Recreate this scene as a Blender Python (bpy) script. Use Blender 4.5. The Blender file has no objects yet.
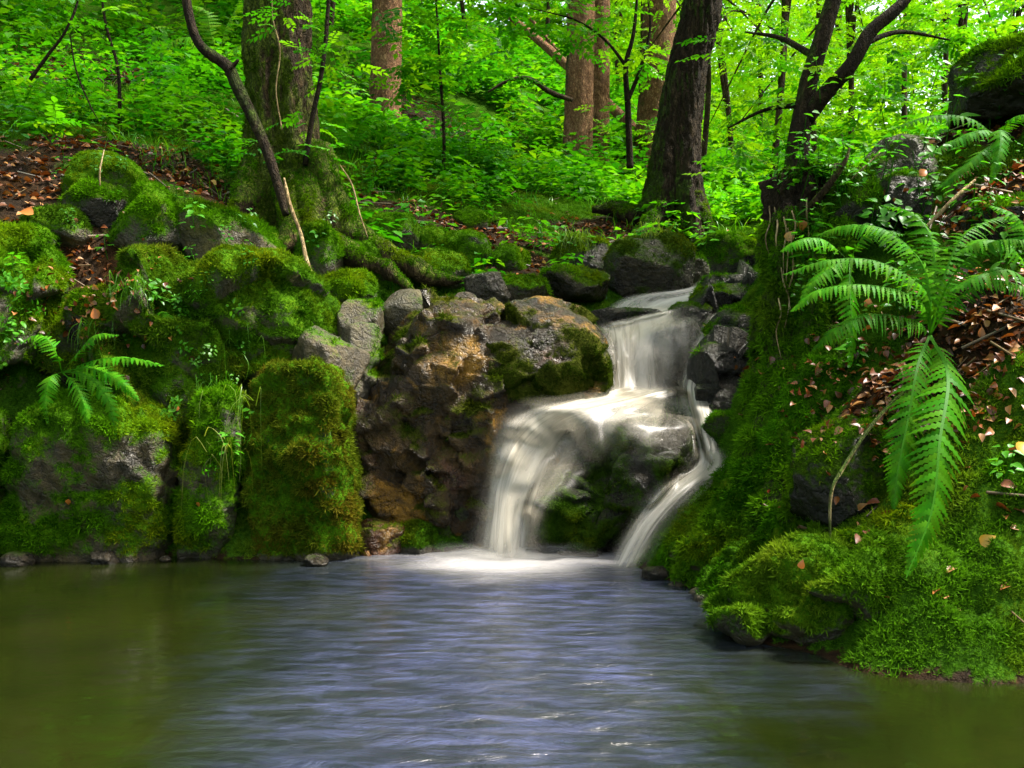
import bpy, math, random
import numpy as np
from mathutils import Vector
from mathutils.bvhtree import BVHTree

R = math.radians
rng = np.random.default_rng(7)
random.seed(7)
scene = bpy.context.scene
COL = scene.collection

# ------------------------------------------------------------------ camera
FPX, CAMZ = 983.0, 1.0
cam_d = bpy.data.cameras.new("camera")
cam = bpy.data.objects.new("camera", cam_d)
COL.objects.link(cam)
cam.location = (0, 0, CAMZ)
cam.rotation_euler = (R(90), 0, 0)
cam_d.sensor_width = 36.0
cam_d.lens = 36.0 * FPX / 1024.0
cam_d.clip_end = 500
scene.camera = cam
CAM = np.array([0, 0, CAMZ])


def P(u, v, y):
    """a point of the place seen at that spot of the photo, y metres ahead"""
    return np.array([(u - 512) / FPX * y, y, CAMZ - (v - 384) / FPX * y])


# ------------------------------------------------------------------ noise
_perm = rng.permutation(256)
_perm = np.concatenate([_perm, _perm, _perm])
_g = rng.normal(size=(256, 3))
_g /= np.linalg.norm(_g, axis=1)[:, None]


def gnoise(p):
    p = np.asarray(p, float)
    i = np.floor(p).astype(int)
    f = p - i
    w = f * f * f * (f * (f * 6 - 15) + 10)
    i &= 255
    out = np.zeros(len(p))
    for dx in (0, 1):
        wx = w[:, 0] if dx else 1 - w[:, 0]
        for dy in (0, 1):
            wy = w[:, 1] if dy else 1 - w[:, 1]
            for dz in (0, 1):
                wz = w[:, 2] if dz else 1 - w[:, 2]
                h = _perm[_perm[_perm[(i[:, 0] + dx) & 255] + ((i[:, 1] + dy) & 255)] + ((i[:, 2] + dz) & 255)]
                out += wx * wy * wz * (_g[h] * (f - (dx, dy, dz))).sum(1)
    return out * 1.5


def fbm(p, octv=4, gain=.5):
    p = np.asarray(p, float)
    s, a, t = 0, 1.0, 0
    for k in range(octv):
        s = s + a * gnoise(p * 2.03 ** k + 17.3 * k)
        t += a
        a *= gain
    return s / t


def sstep(a, b, x):
    t = np.clip((x - a) / (b - a), 0, 1)
    return t * t * (3 - 2 * t)


# ------------------------------------------------------------------ mesh helpers
def mesh(name, V, F, mat=None, parent=None, smooth=True, pt=None, cols=None):
    """F is (m,3) or (m,4); pt: float point attributes; cols: point colour 'Col'"""
    V = np.ascontiguousarray(V, np.float32)
    F = np.ascontiguousarray(F, np.int32)
    me = bpy.data.meshes.new(name)
    k = F.shape[1]
    me.vertices.add(len(V))
    me.vertices.foreach_set("co", V.ravel())
    me.loops.add(F.size)
    me.loops.foreach_set("vertex_index", F.ravel())
    me.polygons.add(len(F))
    me.polygons.foreach_set("loop_start", np.arange(0, F.size, k, dtype=np.int32))
    if smooth:
        me.polygons.foreach_set("use_smooth", np.ones(len(F), bool))
    me.update(calc_edges=True)
    for n, a in (pt or {}).items():
        me.attributes.new(n, "FLOAT", "POINT").data.foreach_set("value", np.ascontiguousarray(a, np.float32))
    if cols is not None:
        c = np.ones((len(V), 4), np.float32)
        c[:, :3] = cols
        me.attributes.new("Col", "FLOAT_COLOR", "POINT").data.foreach_set("color", c.ravel())
    if mat:
        me.materials.append(mat)
    o = bpy.data.objects.new(name, me)
    COL.objects.link(o)
    if parent:
        o.parent = parent
    return o


def tag(o, label=None, cat=None, group=None, kind=None):
    if label: o["label"] = label
    if cat: o["category"] = cat
    if group: o["group"] = group
    if kind: o["kind"] = kind
    return o


def empty(name, label, cat, loc, group=None):
    o = bpy.data.objects.new(name, None)
    COL.objects.link(o)
    o.location = loc
    o.empty_display_size = .1
    return tag(o, label, cat, group)


def vnormals(V, F):
    n = np.cross(V[F[:, 1]] - V[F[:, 0]], V[F[:, 2]] - V[F[:, 0]])
    N = np.zeros_like(V)
    for k in range(F.shape[1]):
        for a in range(3):
            N[:, a] += np.bincount(F[:, k], n[:, a], len(V))
    return N / (np.linalg.norm(N, axis=1)[:, None] + 1e-12)


def unit(a):
    a = np.asarray(a, float)
    return a / (np.linalg.norm(a, axis=-1, keepdims=True) + 1e-12)


def frames(up, fwd):
    """(N,3,3) rows x, y, z: y along fwd, z near up"""
    y = unit(fwd)
    x = unit(np.cross(y, up))
    z = np.cross(x, y)
    return np.stack([x, y, z], 1)


def scatter(T, TF, pos, B, sc, col, tcol=None):
    """copies of a small template as one mesh's arrays"""
    N, n = len(pos), len(T)
    sc = np.broadcast_to(np.asarray(sc, float), (N,))
    V = np.einsum("nk,mkj->mnj", T, B) * sc[:, None, None] + pos[:, None, :]
    F = TF[None] + (np.arange(N) * n)[:, None, None]
    C = np.repeat(np.asarray(col)[:, None, :], n, 1)
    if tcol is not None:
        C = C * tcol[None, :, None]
    return V.reshape(-1, 3), F.reshape(-1, TF.shape[1]), C.reshape(-1, 3)


def join(parts):
    V, F, C, o = [], [], [], 0
    for v, f, c in parts:
        V.append(v); F.append(f + o); C.append(c)
        o += len(v)
    return np.concatenate(V), np.concatenate(F), np.concatenate(C)


def bez(pts, n):
    """smooth curve (Catmull-Rom) through points"""
    p = np.asarray(pts, float)
    p = np.concatenate([[2 * p[0] - p[1]], p, [2 * p[-1] - p[-2]]])
    t = np.linspace(0, len(p) - 3 - 1e-6, n)
    i = t.astype(int)
    f = (t - i)[:, None]
    a, b, c, d = p[i], p[i + 1], p[i + 2], p[i + 3]
    return .5 * (2 * b + (c - a) * f + (2 * a - 5 * b + 4 * c - d) * f ** 2 + (3 * b - a - 3 * c + d) * f ** 3)


def tube(path, rad, seg=10, n=None, rough=0.0, freq=3.0, flute=0.0, nf=5, seed=0., caps=True):
    """tapered tube along a smooth curve; returns V, F(quads)"""
    n = n or max(6, len(path) * 4)
    c = bez(path, n)
    r = bez(np.asarray(rad, float)[:, None], n)[:, 0]
    r = np.maximum(r, .0005)
    t = unit(np.gradient(c, axis=0))
    ref = np.array([0.13, 1.0, 0.07]) if abs(t[:, 1]).mean() < .8 else np.array([1.0, .1, .1])
    x = unit(np.cross(t, ref))
    y = np.cross(t, x)
    a = np.linspace(0, 2 * math.pi, seg, endpoint=False)
    d = x[:, None, :] * np.cos(a)[None, :, None] + y[:, None, :] * np.sin(a)[None, :, None]
    rr = np.repeat(r[:, None], seg, 1)
    if flute:
        fl = flute if np.ndim(flute) == 0 else bez(np.asarray(flute, float)[:, None], n)
        rr = rr * (1 + fl * np.cos(nf * a + seed)[None, :] + .5 * fl * np.cos((nf + 2) * a + 2 * seed)[None, :])
    V = (c[:, None, :] + d * rr[:, :, None]).reshape(-1, 3)
    if rough:
        q = V * np.array([freq, freq, freq * .45]) + seed * 7.7
        V = V + d.reshape(-1, 3) * (fbm(q, 4) * rough * rr.ravel())[:, None]
        if seg >= 80 and np.ndim(flute) > 0:      # furrowed bark
            f1 = np.abs(gnoise(V * np.array([22, 22, 2.6]) + seed)); f2 = np.abs(gnoise(V * np.array([46, 46, 7]) + seed))
            V = V - d.reshape(-1, 3) * (.022 * np.clip(.3 - f1, 0, 1) / .3 + .010 * np.clip(.3 - f2, 0, 1) / .3)[:, None]
    i = np.arange(n - 1)[:, None] * seg
    j = np.arange(seg)[None, :]
    k = (j + 1) % seg
    F = np.stack([i + j, i + k, i + k + seg, i + j + seg], -1).reshape(-1, 4)
    if caps:
        V = np.concatenate([V, [c[0]], [c[-1]]])
        b0, b1 = len(V) - 2, len(V) - 1
        jj = np.arange(seg); kk = (jj + 1) % seg
        f0 = np.stack([kk, jj, np.full(seg, b0), np.full(seg, b0)], -1)
        o = (n - 1) * seg
        f1 = np.stack([o + jj, o + kk, np.full(seg, b1), np.full(seg, b1)], -1)
        # caps as degenerate-free quads: skip when thin
        F = np.concatenate([F, quadcap(f0), quadcap(f1)])
    return V, F


def quadcap(f):
    """pairs of cap triangles made into quads"""
    out = []
    for q in range(0, len(f) - 1, 2):
        out.append([f[q][0], f[q][1], f[q][2], f[q + 1][0]] if f[q + 1][1] == f[q][0] else [f[q][0], f[q][1], f[q][2], f[q + 1][0]])
    res = []
    for q in range(0, len(f) - 1, 2):
        a, b, c = f[q][0], f[q][1], f[q][2]
        d, e = f[q + 1][0], f[q + 1][1]
        if e == a:      # (a,b,c) (d,a,c) -> b,c,d,a
            res.append([a, b, c, d])
        else:           # (a,b,c) (b,e..)  d==b? forward winding
            res.append([a, b, e, c])
    return np.array(res, int)


def joinq(parts):
    V, F, o = [], [], 0
    for v, f in parts:
        V.append(v); F.append(f + o)
        o += len(v)
    return np.concatenate(V), np.concatenate(F)


# ------------------------------------------------------------------ materials
def newmat(name):
    m = bpy.data.materials.new(name)
    m.use_nodes = True
    nt = m.node_tree
    nt.nodes.clear()
    return m, nt


class NB:
    def __init__(s, nt): s.nt = nt
    def n(s, t, ins=None, **kw):
        nd = s.nt.nodes.new(t)
        for k, v in kw.items(): setattr(nd, k, v)
        for k, v in (ins or {}).items():
            if isinstance(v, bpy.types.NodeSocket): s.nt.links.new(v, nd.inputs[k])
            else: nd.inputs[k].default_value = v
        return nd
    def attr(s, name): return s.n("ShaderNodeAttribute", attribute_name=name)
    def math(s, op, a, b=None, clamp=False):
        nd = s.n("ShaderNodeMath", {0: a} if b is None else {0: a, 1: b}, operation=op)
        nd.use_clamp = clamp
        return nd.outputs[0]
    def mix(s, f, a, b, bt="MIX"):
        nd = s.n("ShaderNodeMix", data_type="RGBA", blend_type=bt)
        for k, v in ((0, f), (6, a), (7, b)):
            if isinstance(v, bpy.types.NodeSocket): s.nt.links.new(v, nd.inputs[k])
            else: nd.inputs[k].default_value = v if k == 0 or len(v) == 4 else (*v, 1)
        return nd.outputs[2]
    def ramp(s, f, stops):
        nd = s.n("ShaderNodeValToRGB", {0: f})
        e = nd.color_ramp.elements
        while len(e) < len(stops): e.new(.5)
        for q, (p, c) in zip(e, stops):
            q.position = p
            q.color = (*c, 1) if len(c) == 3 else c
        return nd.outputs[0]
    def noise(s, vec, scale, detail=4, rough=.55, dist=0):
        return s.n("ShaderNodeTexNoise", {"Vector": vec, "Scale": scale, "Detail": detail, "Roughness": rough, "Distortion": dist}).outputs["Fac"]
    def out(s, sh): s.nt.links.new(sh, s.n("ShaderNodeOutputMaterial").inputs[0])


def rdgf(b, geo):
    return b.math("ABSOLUTE", b.math("SUBTRACT", b.noise(geo, 9, 3, .6, .3), .5))


def mat_rock(name, stops, rough=(.35, .75), mosscol=((.008, .028, .001), (.04, .11, .002), (.11, .15, .004)), scale=7.0, film=0.0, spec=.5, ochre=None):
    m, nt = newmat(name)
    b = NB(nt)
    co = b.n("ShaderNodeTexCoord").outputs["Object"]
    geo = b.n("ShaderNodeNewGeometry").outputs["Position"]
    n1 = b.noise(geo, scale, 6, .62, .6)
    n2 = b.noise(geo, 38, 5, .65)
    nn = b.math("ADD", b.math("MULTIPLY", n1, .75), b.math("MULTIPLY", n2, .25))
    rc = b.ramp(nn, stops)
    vor = b.n("ShaderNodeTexVoronoi", {"Vector": geo, "Scale": 16.0}, feature="DISTANCE_TO_EDGE").outputs[0]
    crack = b.n("ShaderNodeMapRange", {0: vor, 1: 0.0, 2: .06, 3: .45, 4: 1.0}).outputs[0]
    tintn = b.n("ShaderNodeObjectInfo").outputs["Color"]
    rc = b.mix(1.0, rc, tintn, "MULTIPLY")
    n3 = b.noise(geo, 55, 4, .7)
    n4 = b.noise(geo, 3.5, 3, .6)
    mf = b.math("ADD", b.math("MULTIPLY", n3, .55), b.math("MULTIPLY", n4, .5))
    mc = b.ramp(mf, [(.35, mosscol[0]), (.55, mosscol[1]), (.78, mosscol[2])])
    mo = b.math("ADD", b.attr("moss").outputs["Fac"], film)
    mo2 = b.n("ShaderNodeMapRange", {0: b.math("ADD", mo, b.math("MULTIPLY", b.math("SUBTRACT", n3, .5), .9)), 1: .3, 2: .6}).outputs[0]
    if ochre:      # rust and iron-ochre stains in patches
        n5 = b.noise(geo, 3.1, 4, .6, .4)
        rc = b.mix(b.n("ShaderNodeMapRange", {0: n5, 1: .54, 2: .66, 3: 0.0, 4: .8}).outputs[0], rc, ochre[0])
        n6 = b.noise(b.n("ShaderNodeMapping", {"Vector": geo, "Location": (5, 3, 1)}).outputs[0], 2.6, 4, .6, .4)
        rc = b.mix(b.n("ShaderNodeMapRange", {0: n6, 1: .56, 2: .68, 3: 0.0, 4: .7}).outputs[0], rc, ochre[1])
    rc = b.mix(b.n("ShaderNodeMapRange", {0: rdgf(b, geo), 1: 0.0, 2: .035, 3: .6, 4: 0.0}).outputs[0], rc, (.004, .003, .002))
    col = b.mix(mo2, rc, mc)
    wet = b.n("ShaderNodeMapRange", {0: n1, 1: .35, 2: .65, 3: rough[0], 4: rough[1]}).outputs[0]
    ro = b.mix(mo2, b.n("ShaderNodeCombineColor", {0: wet, 1: wet, 2: wet}).outputs[0], (.9, .9, .9))
    rdg = b.math("ABSOLUTE", b.math("SUBTRACT", b.noise(geo, 9, 3, .6, .3), .5))
    rdg = b.n("ShaderNodeMapRange", {0: rdg, 1: 0.0, 2: .05, 3: 0.0, 4: 1.0}).outputs[0]
    h = b.math("ADD", b.math("MULTIPLY", n2, .9), b.math("MULTIPLY", n3, .7))
    h = b.math("ADD", h, b.math("MULTIPLY", rdg, .2))
    bp = b.n("ShaderNodeBump", {"Strength": .9, "Distance": .03, "Height": h}).outputs[0]
    p = b.n("ShaderNodeBsdfPrincipled", {"Base Color": col, "Roughness": ro, "Normal": bp, "Specular IOR Level": b.math("SUBTRACT", spec, b.math("MULTIPLY", mo2, spec * .94))})
    b.out(p.outputs[0])
    return m


def mat_leaf(name, gloss=.12, trans=.45, tcol=(1.25, 1.35, .45), rough=.35):
    m, nt = newmat(name)
    b = NB(nt)
    c = b.attr("Col").outputs["Color"]
    d = b.n("ShaderNodeBsdfDiffuse", {"Color": c})
    t = b.n("ShaderNodeBsdfTranslucent", {"Color": b.mix(1.0, c, tcol, "MULTIPLY")})
    s = b.n("ShaderNodeMixShader", {0: trans, 1: d.outputs[0], 2: t.outputs[0]})
    if gloss:
        g = b.n("ShaderNodeBsdfGlossy", {"Color": (.9, .95, 1, 1), "Roughness": rough})
        fr = b.math("POWER", b.n("ShaderNodeLayerWeight", {"Blend": .5}).outputs["Facing"], 4.0)
        s = b.n("ShaderNodeMixShader", {0: b.math("ADD", b.math("MULTIPLY", fr, gloss * 2), gloss * .25, True), 1: s.outputs[0], 2: g.outputs[0]})
    b.out(s.outputs[0])
    return m


def mat_bark(name, stops, zs=.25, scale=14, bump=1.0, moss=((.02, .045, .004), (.07, .11, .012))):
    m, nt = newmat(name)
    b = NB(nt)
    geo = b.n("ShaderNodeNewGeometry").outputs["Position"]
    mp = b.n("ShaderNodeMapping", {"Vector": geo, "Scale": (1, 1, zs)}).outputs[0]
    n1 = b.noise(mp, scale, 6, .65, .4)
    n2 = b.noise(geo, 60, 4, .6)
    n3 = b.noise(geo, 2.5, 3, .6)
    col = b.ramp(b.math("ADD", b.math("MULTIPLY", n1, .75), b.math("MULTIPLY", n3, .25)), stops)
    mo = b.attr("moss").outputs["Fac"]
    mf = b.n("ShaderNodeMapRange", {0: b.math("ADD", mo, b.math("SUBTRACT", b.noise(geo, 9, 5, .65), .5)), 1: .35, 2: .6}).outputs[0]
    mc = b.ramp(n2, [(.35, moss[0]), (.65, moss[1])])
    col = b.mix(mf, col, mc)
    fur = b.math("ABSOLUTE", b.math("SUBTRACT", b.noise(mp, scale * 1.6, 4, .6, .8), .5))
    fur = b.n("ShaderNodeMapRange", {0: fur, 1: 0.0, 2: .12}).outputs[0]
    col = b.mix(b.math("MULTIPLY", b.math("SUBTRACT", 1.0, fur), .6), col, (.012, .008, .005))
    bp = b.n("ShaderNodeBump", {"Strength": bump, "Distance": .05, "Height": b.math("ADD", b.math("ADD", n1, b.math("MULTIPLY", n2, .35)), b.math("MULTIPLY", fur, .5))}).outputs[0]
    b.out(b.n("ShaderNodeBsdfPrincipled", {"Base Color": col, "Roughness": .85, "Normal": bp, "Specular IOR Level": .12}).outputs[0])
    return m


M = {}
M["rock"] = mat_rock("mossy_rock", [(.3, (.008, .006, .003)), (.45, (.028, .022, .009)), (.56, (.05, .038, .013)), (.7, (.09, .075, .035))], (.3, .7), film=.06)
M["cliff"] = mat_rock("wet_brown_rock", [(.3, (.006, .004, .002)), (.43, (.03, .018, .006)), (.53, (.055, .034, .011)), (.61, (.09, .055, .014)), (.7, (.06, .045, .022)), (.8, (.12, .095, .06))], (.16, .45), ((.012, .016, .002), (.04, .05, .005), (.10, .10, .015)), scale=5, film=.16, spec=.32, ochre=((.26, .13, .012), (.10, .045, .03)))
M["dark"] = mat_rock("dark_wet_rock", [(.3, (.005, .005, .004)), (.5, (.014, .012, .008)), (.68, (.035, .030, .019)), (.82, (.08, .065, .045))], (.12, .4),
                     ((.006, .016, .001), (.025, .055, .003), (.06, .08, .006)), film=.1, spec=.3)
M["soil"] = mat_rock("forest_soil", [(.3, (.006, .004, .002)), (.5, (.022, .012, .005)), (.7, (.06, .028, .010))], (.7, .95),
                     ((.008, .024, .002), (.03, .085, .005), (.07, .12, .006)), spec=.08)
M["moss"] = mat_leaf("moss_fronds", 0.0, .3, (1.2, 1.3, .5), .5)
M["leaf"] = mat_leaf("green_leaf", .05, .5)
M["fern"] = mat_leaf("fern_leaf", .014, .45, rough=.45)
M["dry"] = mat_leaf("dry_leaf", .12, .15, (1.2, .9, .5), .4)
M["beech"] = mat_bark("mossy_bark", [(.3, (.012, .008, .004)), (.5, (.05, .032, .014)), (.64, (.11, .078, .034)), (.8, (.22, .17, .08))], .3, 12, moss=((.03, .06, .003), (.13, .17, .012)))
M["darkbark"] = mat_bark("dark_bark", [(.3, (.006, .004, .002)), (.52, (.028, .018, .009)), (.66, (.065, .043, .022)), (.8, (.15, .12, .075))], .3, 16)
M["spruce"] = mat_bark("spruce_bark", [(.3, (.12, .05, .022)), (.48, (.30, .145, .07)), (.62, (.47, .26, .14)), (.8, (.55, .35, .21))], .5, 22)
M["deadwood"] = mat_bark("pale_dead_wood", [(.3, (.12, .07, .03)), (.5, (.35, .25, .12)), (.7, (.55, .45, .28))], .15, 20, .5)

# ------------------------------------------------------------------ terrain heights
CP = []
def cp(*pts):
    for u, v, y in pts:
        CP.append(P(u, v, y))
def cz(*pts):
    CP.extend(np.array(p, float) for p in pts)
# pool bed, bank behind the viewer
cz((-8, 2, -.5), (-4, 2, -.5), (0, 2, -.5), (2.2, 1.6, -.45), (-8, 4.6, -.5), (-4, 4.8, -.45), (-1.5, 4.9, -.45), (0, 4.9, -.45), (.5, 4.2, -.4), (.9, 3.2, -.4),
   (1.7, 2.7, -.4), (3.5, 2.2, -.35), (-6, -1, .3), (0, -1.5, .3), (6, -1, .4), (0, -8, .8), (-12, 3, 1), (12, -4, 1.5))
# far shore
cz((-6, 5.7, 0.1), (-3, 5.75, 0), (-2, 5.75, 0), (-1, 5.8, 0), (-.4, 5.85, 0))
cp((400, 500, 6.1), (100, 400, 6.1), (250, 400, 6.1), (0, 380, 6.0), (100, 320, 6.3), (200, 330, 6.4))
cp((50, 255, 6.35), (50, 185, 6.9), (-80, 220, 6.4), (-200, 200, 6.4), (200, 200, 7.1), (270, 235, 7.4), (330, 255, 7.3), (160, 290, 6.5), (260, 280, 6.7))
cp((0, 110, 9.2), (0, 0, 13.5), (-300, 60, 10), (200, 110, 9.8), (200, 0, 15), (300, 120, 10.5), (400, 150, 12.5), (400, 40, 19), (512, 232, 8.5), (512, 170, 12.5),
   (512, 100, 17), (512, 50, 24), (580, 168, 14), (650, 195, 13), (675, 226, 9.2), (600, 215, 9.5), (760, 232, 11), (760, 205, 18), (850, 195, 26), (1000, 190, 26))
cp((420, 275, 7.4), (420, 325, 6.9), (500, 288, 7.4), (560, 285, 7.7), (640, 285, 8.1), (745, 275, 8.4), (690, 250, 8.7))
cp((400, 325, 6.7), (480, 325, 6.8), (560, 330, 7.0))
# stream bed
cp((680, 315, 7.6), (620, 340, 7.3), (620, 410, 7.0), (560, 440, 6.7), (500, 500, 6.4), (700, 470, 6.4), (650, 540, 6.0), (740, 300, 8.2))
cz((.0, 5.85, -.1), (.35, 5.75, -.1), (.6, 5.45, -.05))
# right bank
cp((640, 568, 5.3), (700, 597, 4.7), (752, 645, 3.82), (850, 670, 3.44), (1024, 680, 3.3), (1150, 690, 3.2))
cp((690, 535, 5.2), (740, 480, 5.25), (775, 430, 5.3), (740, 560, 4.75), (800, 530, 4.45), (800, 590, 4.0), (900, 560, 3.75), (1000, 600, 3.45), (900, 450, 4.2), (1000, 470, 3.8), (1100, 480, 3.6),
   (850, 390, 4.75), (950, 340, 4.55), (1030, 330, 4.3), (850, 265, 5.3), (950, 240, 5.2), (1030, 210, 5.0), (900, 175, 5.9), (1000, 120, 5.9), (1150, 80, 5.8), (815, 240, 5.6))
cz((1.75, 6.6, 1.75), (2.6, 7.4, 2.5), (2.1, 8.5, 2.1), (4, 8, 3.2), (5, 5, 3.2), (7, 3, 3.4), (4, 12, 3.3), (8, 10, 5.0), (14, 12, 6.5),
   (-20, 20, 13), (-40, 40, 26), (-14, 8, 6.5), (0, 40, 15.5), (20, 40, 7), (40, 40, 9), (60, 70, 14), (0, 80, 30), (-60, 80, 44), (40, 0, 12), (-40, 0, 16), (0, -40, 5), (40, -40, 8), (-40, -40, 8))
CP = np.array(CP)


def solve_rbf(c):
    xy, z = c[:, :2], c[:, 2]
    n = len(c)
    D = np.linalg.norm(xy[:, None] - xy[None], axis=2)
    A = np.zeros((n + 3, n + 3))
    A[:n, :n] = -D - 0.02 * np.eye(n)
    A[:n, n] = 1; A[:n, n + 1:] = xy
    A[n, :n] = 1; A[n + 1:, :n] = xy.T
    return np.linalg.solve(A, np.concatenate([z, [0, 0, 0]]))


_W = solve_rbf(CP)


def height(x, y, rough=True):
    q = np.stack([np.ravel(x), np.ravel(y)], 1).astype(float)
    z = np.empty(len(q))
    for s in range(0, len(q), 40000):
        e = q[s:s + 40000]
        D = np.sqrt(((e[:, None] - CP[None, :, :2]) ** 2).sum(2) + .0025)
        z[s:s + 40000] = -D @ _W[:len(CP)] + _W[len(CP)] + e @ _W[len(CP) + 1:]
    if rough:
        q3 = np.column_stack([q, np.zeros(len(q))])
        dist = np.linalg.norm(q, axis=1)
        a = .07 + .012 * np.clip(dist - 8, 0, 25)
        z = z + a * fbm(q3 * 1.7 + 3.1, 5, .5) + .35 * a * gnoise(q3 * .6)
        bm_ = sstep(.5, 1.0, q[:, 0]) * sstep(6.6, 5.8, q[:, 1]) * sstep(-.1, .25, z)
        z = z + bm_ * (.13 * gnoise(q3 * 3.0 + 8) + .07 * gnoise(q3 * 7.0 + 3) + .03 * gnoise(q3 * 16.0))
    return z


def axis(lo, d0, d1, hi, step, growth=1.12):
    a = list(np.arange(d0, d1 + 1e-6, step))
    s, x = step, a[-1]
    while x < hi:
        s *= growth; x += s; a.append(x)
    s, x, pre = step, a[0], []
    while x > lo:
        s *= growth; x -= s; pre.append(x)
    return np.array(pre[::-1] + a)


gx = axis(-95, -3.6, 3.6, 95, .03)
gy = axis(-60, 3.0, 9.5, 110, .03)
GX, GY = np.meshgrid(gx, gy)
GZ = height(GX, GY).reshape(GX.shape)
TV = np.stack([GX, GY, GZ], -1).reshape(-1, 3)
nx = len(gx)
ii = (np.arange(len(gy) - 1)[:, None] * nx + np.arange(nx - 1)[None]).ravel()
TF = np.stack([ii, ii + 1, ii + 1 + nx, ii + nx], 1)
TN = vnormals(TV, TF)


def proj(p):
    y = np.maximum(p[:, 1], .1)
    return 512 + p[:, 0] / y * FPX, 384 - (p[:, 2] - CAMZ) / y * FPX


# bare, leaf-covered ground lies in a few real hollows of the banks; elsewhere moss
def litter_mask(p):
    n = fbm(p * np.array([1.6, 1.6, 0]) + 9.0, 4)
    x, y = p[:, 0], p[:, 1]
    def blob(cx, cy, rx, ry): return np.exp(-(((x - cx) / rx) ** 2 + ((y - cy) / ry) ** 2))
    b = np.zeros(len(p))
    for (u, v, Y, rx, ry) in LITTER:
        c = P(u, v, Y)
        b = np.maximum(b, blob(c[0], c[1], rx, ry))
    return np.clip(b * 1.3 + n * .7 - .15, 0, 1)


LITTER = [(50, 230, 6.4, .45, .35), (10, 190, 6.9, .5, .4), (120, 160, 7.6, .8, .35), (220, 180, 7.4, .5, .3), (110, 310, 6.2, .2, .15), (480, 235, 8.4, .9, .25), (520, 260, 7.9, .4, .2),
          (610, 235, 9.0, .5, .3), (690, 255, 8.6, .4, .2), (890, 400, 4.5, .25, .2), (960, 340, 4.55, .3, .25), (1010, 340, 4.4, .35, .3), (1000, 200, 5.3, .4, .2), (960, 110, 6.0, .4, .3), (80, 60, 11, .8, .8), (420, 130, 14, 1.2, .7)]
TL = litter_mask(TV)
tm = np.clip(.85 - 1.3 * TL + .45 * fbm(TV * 2.5 + 4, 4), 0, 1)
tm[TV[:, 2] < .02] = 0
ground = mesh("ground", TV, TF, M["soil"], pt={"moss": tm})
tag(ground, kind="structure")
bvh_t = BVHTree.FromPolygons(TV.tolist(), TF.tolist())

# ------------------------------------------------------------------ moss fronds
def tuft_template():
    V, F = [], []
    for k in range(5):
        a = k * 2 * math.pi / 5 + .3
        c, s = math.cos(a), math.sin(a)
        tip = np.array([c * .75, s * .75, .75 if k % 2 else .5])
        w = np.array([-s, c, 0]) * .2
        o = len(V)
        V += [w * .6 + np.array([c * .1, s * .1, -.1]), -w * .6 + np.array([c * .1, s * .1, -.1]), tip]
        F.append([o, o + 1, o + 2])
    return np.array(V, float), np.array(F)


TUV, TUF = tuft_template()
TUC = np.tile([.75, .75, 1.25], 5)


def moss_on(name, V, F, N, m, dens, size, parent=None, droop=.25, lo=(.012, .05, .0015), hi=(.08, .22, .004), yel=(.18, .22, .005), seed=0, loc=None, cull=-.15, lab=None):
    """fronds of moss growing on a surface's mossy area"""
    g = np.random.default_rng(1000 + seed)
    if F.shape[1] == 4:
        F = np.concatenate([F[:, :3], F[:, [0, 2, 3]]])
    a, b, c = V[F[:, 0]], V[F[:, 1]], V[F[:, 2]]
    area = .5 * np.linalg.norm(np.cross(b - a, c - a), axis=1)
    w = area * m[F].mean(1)
    off = np.zeros(3) if loc is None else np.asarray(loc)
    ctr = (a + b + c) / 3 + off
    vis = (N[F].mean(1) * unit(CAM - ctr)).sum(1) > cull
    w = w * vis
    n = int(w.sum() * dens)
    if n < 5: return None
    f = g.choice(len(F), n, p=w / w.sum())
    r1, r2 = np.sqrt(g.random(n)), g.random(n)
    bc = np.stack([1 - r1, r1 * (1 - r2), r1 * r2], 1)
    p = (V[F[f]] * bc[:, :, None]).sum(1)
    nn = unit((N[F[f]] * bc[:, :, None]).sum(1))
    up = unit(nn + np.array([0, 0, -droop]) + g.normal(size=(n, 3)) * .35)
    B = frames(up, g.normal(size=(n, 3)))
    cl = np.clip(.5 + .9 * fbm((p + off) * 3.3 + 5, 4) + .35 * g.normal(size=n) * .6, 0, 1)
    y2 = np.clip(fbm((p + off) * 1.9 + 31, 3) * 2.2, 0, 1) * .8
    col = np.array(lo)[None] * (1 - cl[:, None]) + np.array(hi)[None] * cl[:, None]
    col = col * (1 - y2[:, None]) + (np.array(yel)[None] * (.45 + .55 * cl[:, None])) * y2[:, None]
    s = size * g.uniform(.55, 1.35, n) * np.clip(1 + 1.3 * gnoise((p + off) * 9.0), .45, 1.9)
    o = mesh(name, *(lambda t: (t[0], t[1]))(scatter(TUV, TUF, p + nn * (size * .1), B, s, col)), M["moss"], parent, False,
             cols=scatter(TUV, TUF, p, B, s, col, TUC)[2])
    o["kind"] = "stuff"
    return o


# ------------------------------------------------------------------ rocks
import bmesh
_ico = {}
def ico(s):
    if s not in _ico:
        bm = bmesh.new()
        bmesh.ops.create_icosphere(bm, subdivisions=s, radius=1)
        _ico[s] = (np.array([v.co[:] for v in bm.verts]), np.array([[v.index for v in f.verts] for f in bm.faces]))
        bm.free()
    return _ico[s]


def on_ground(x, y):
    return float(height([x], [y])[0])


SOLID = [(TV, np.concatenate([TF[:, :3], TF[:, [0, 2, 3]]]))]
_rk = [0]


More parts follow.
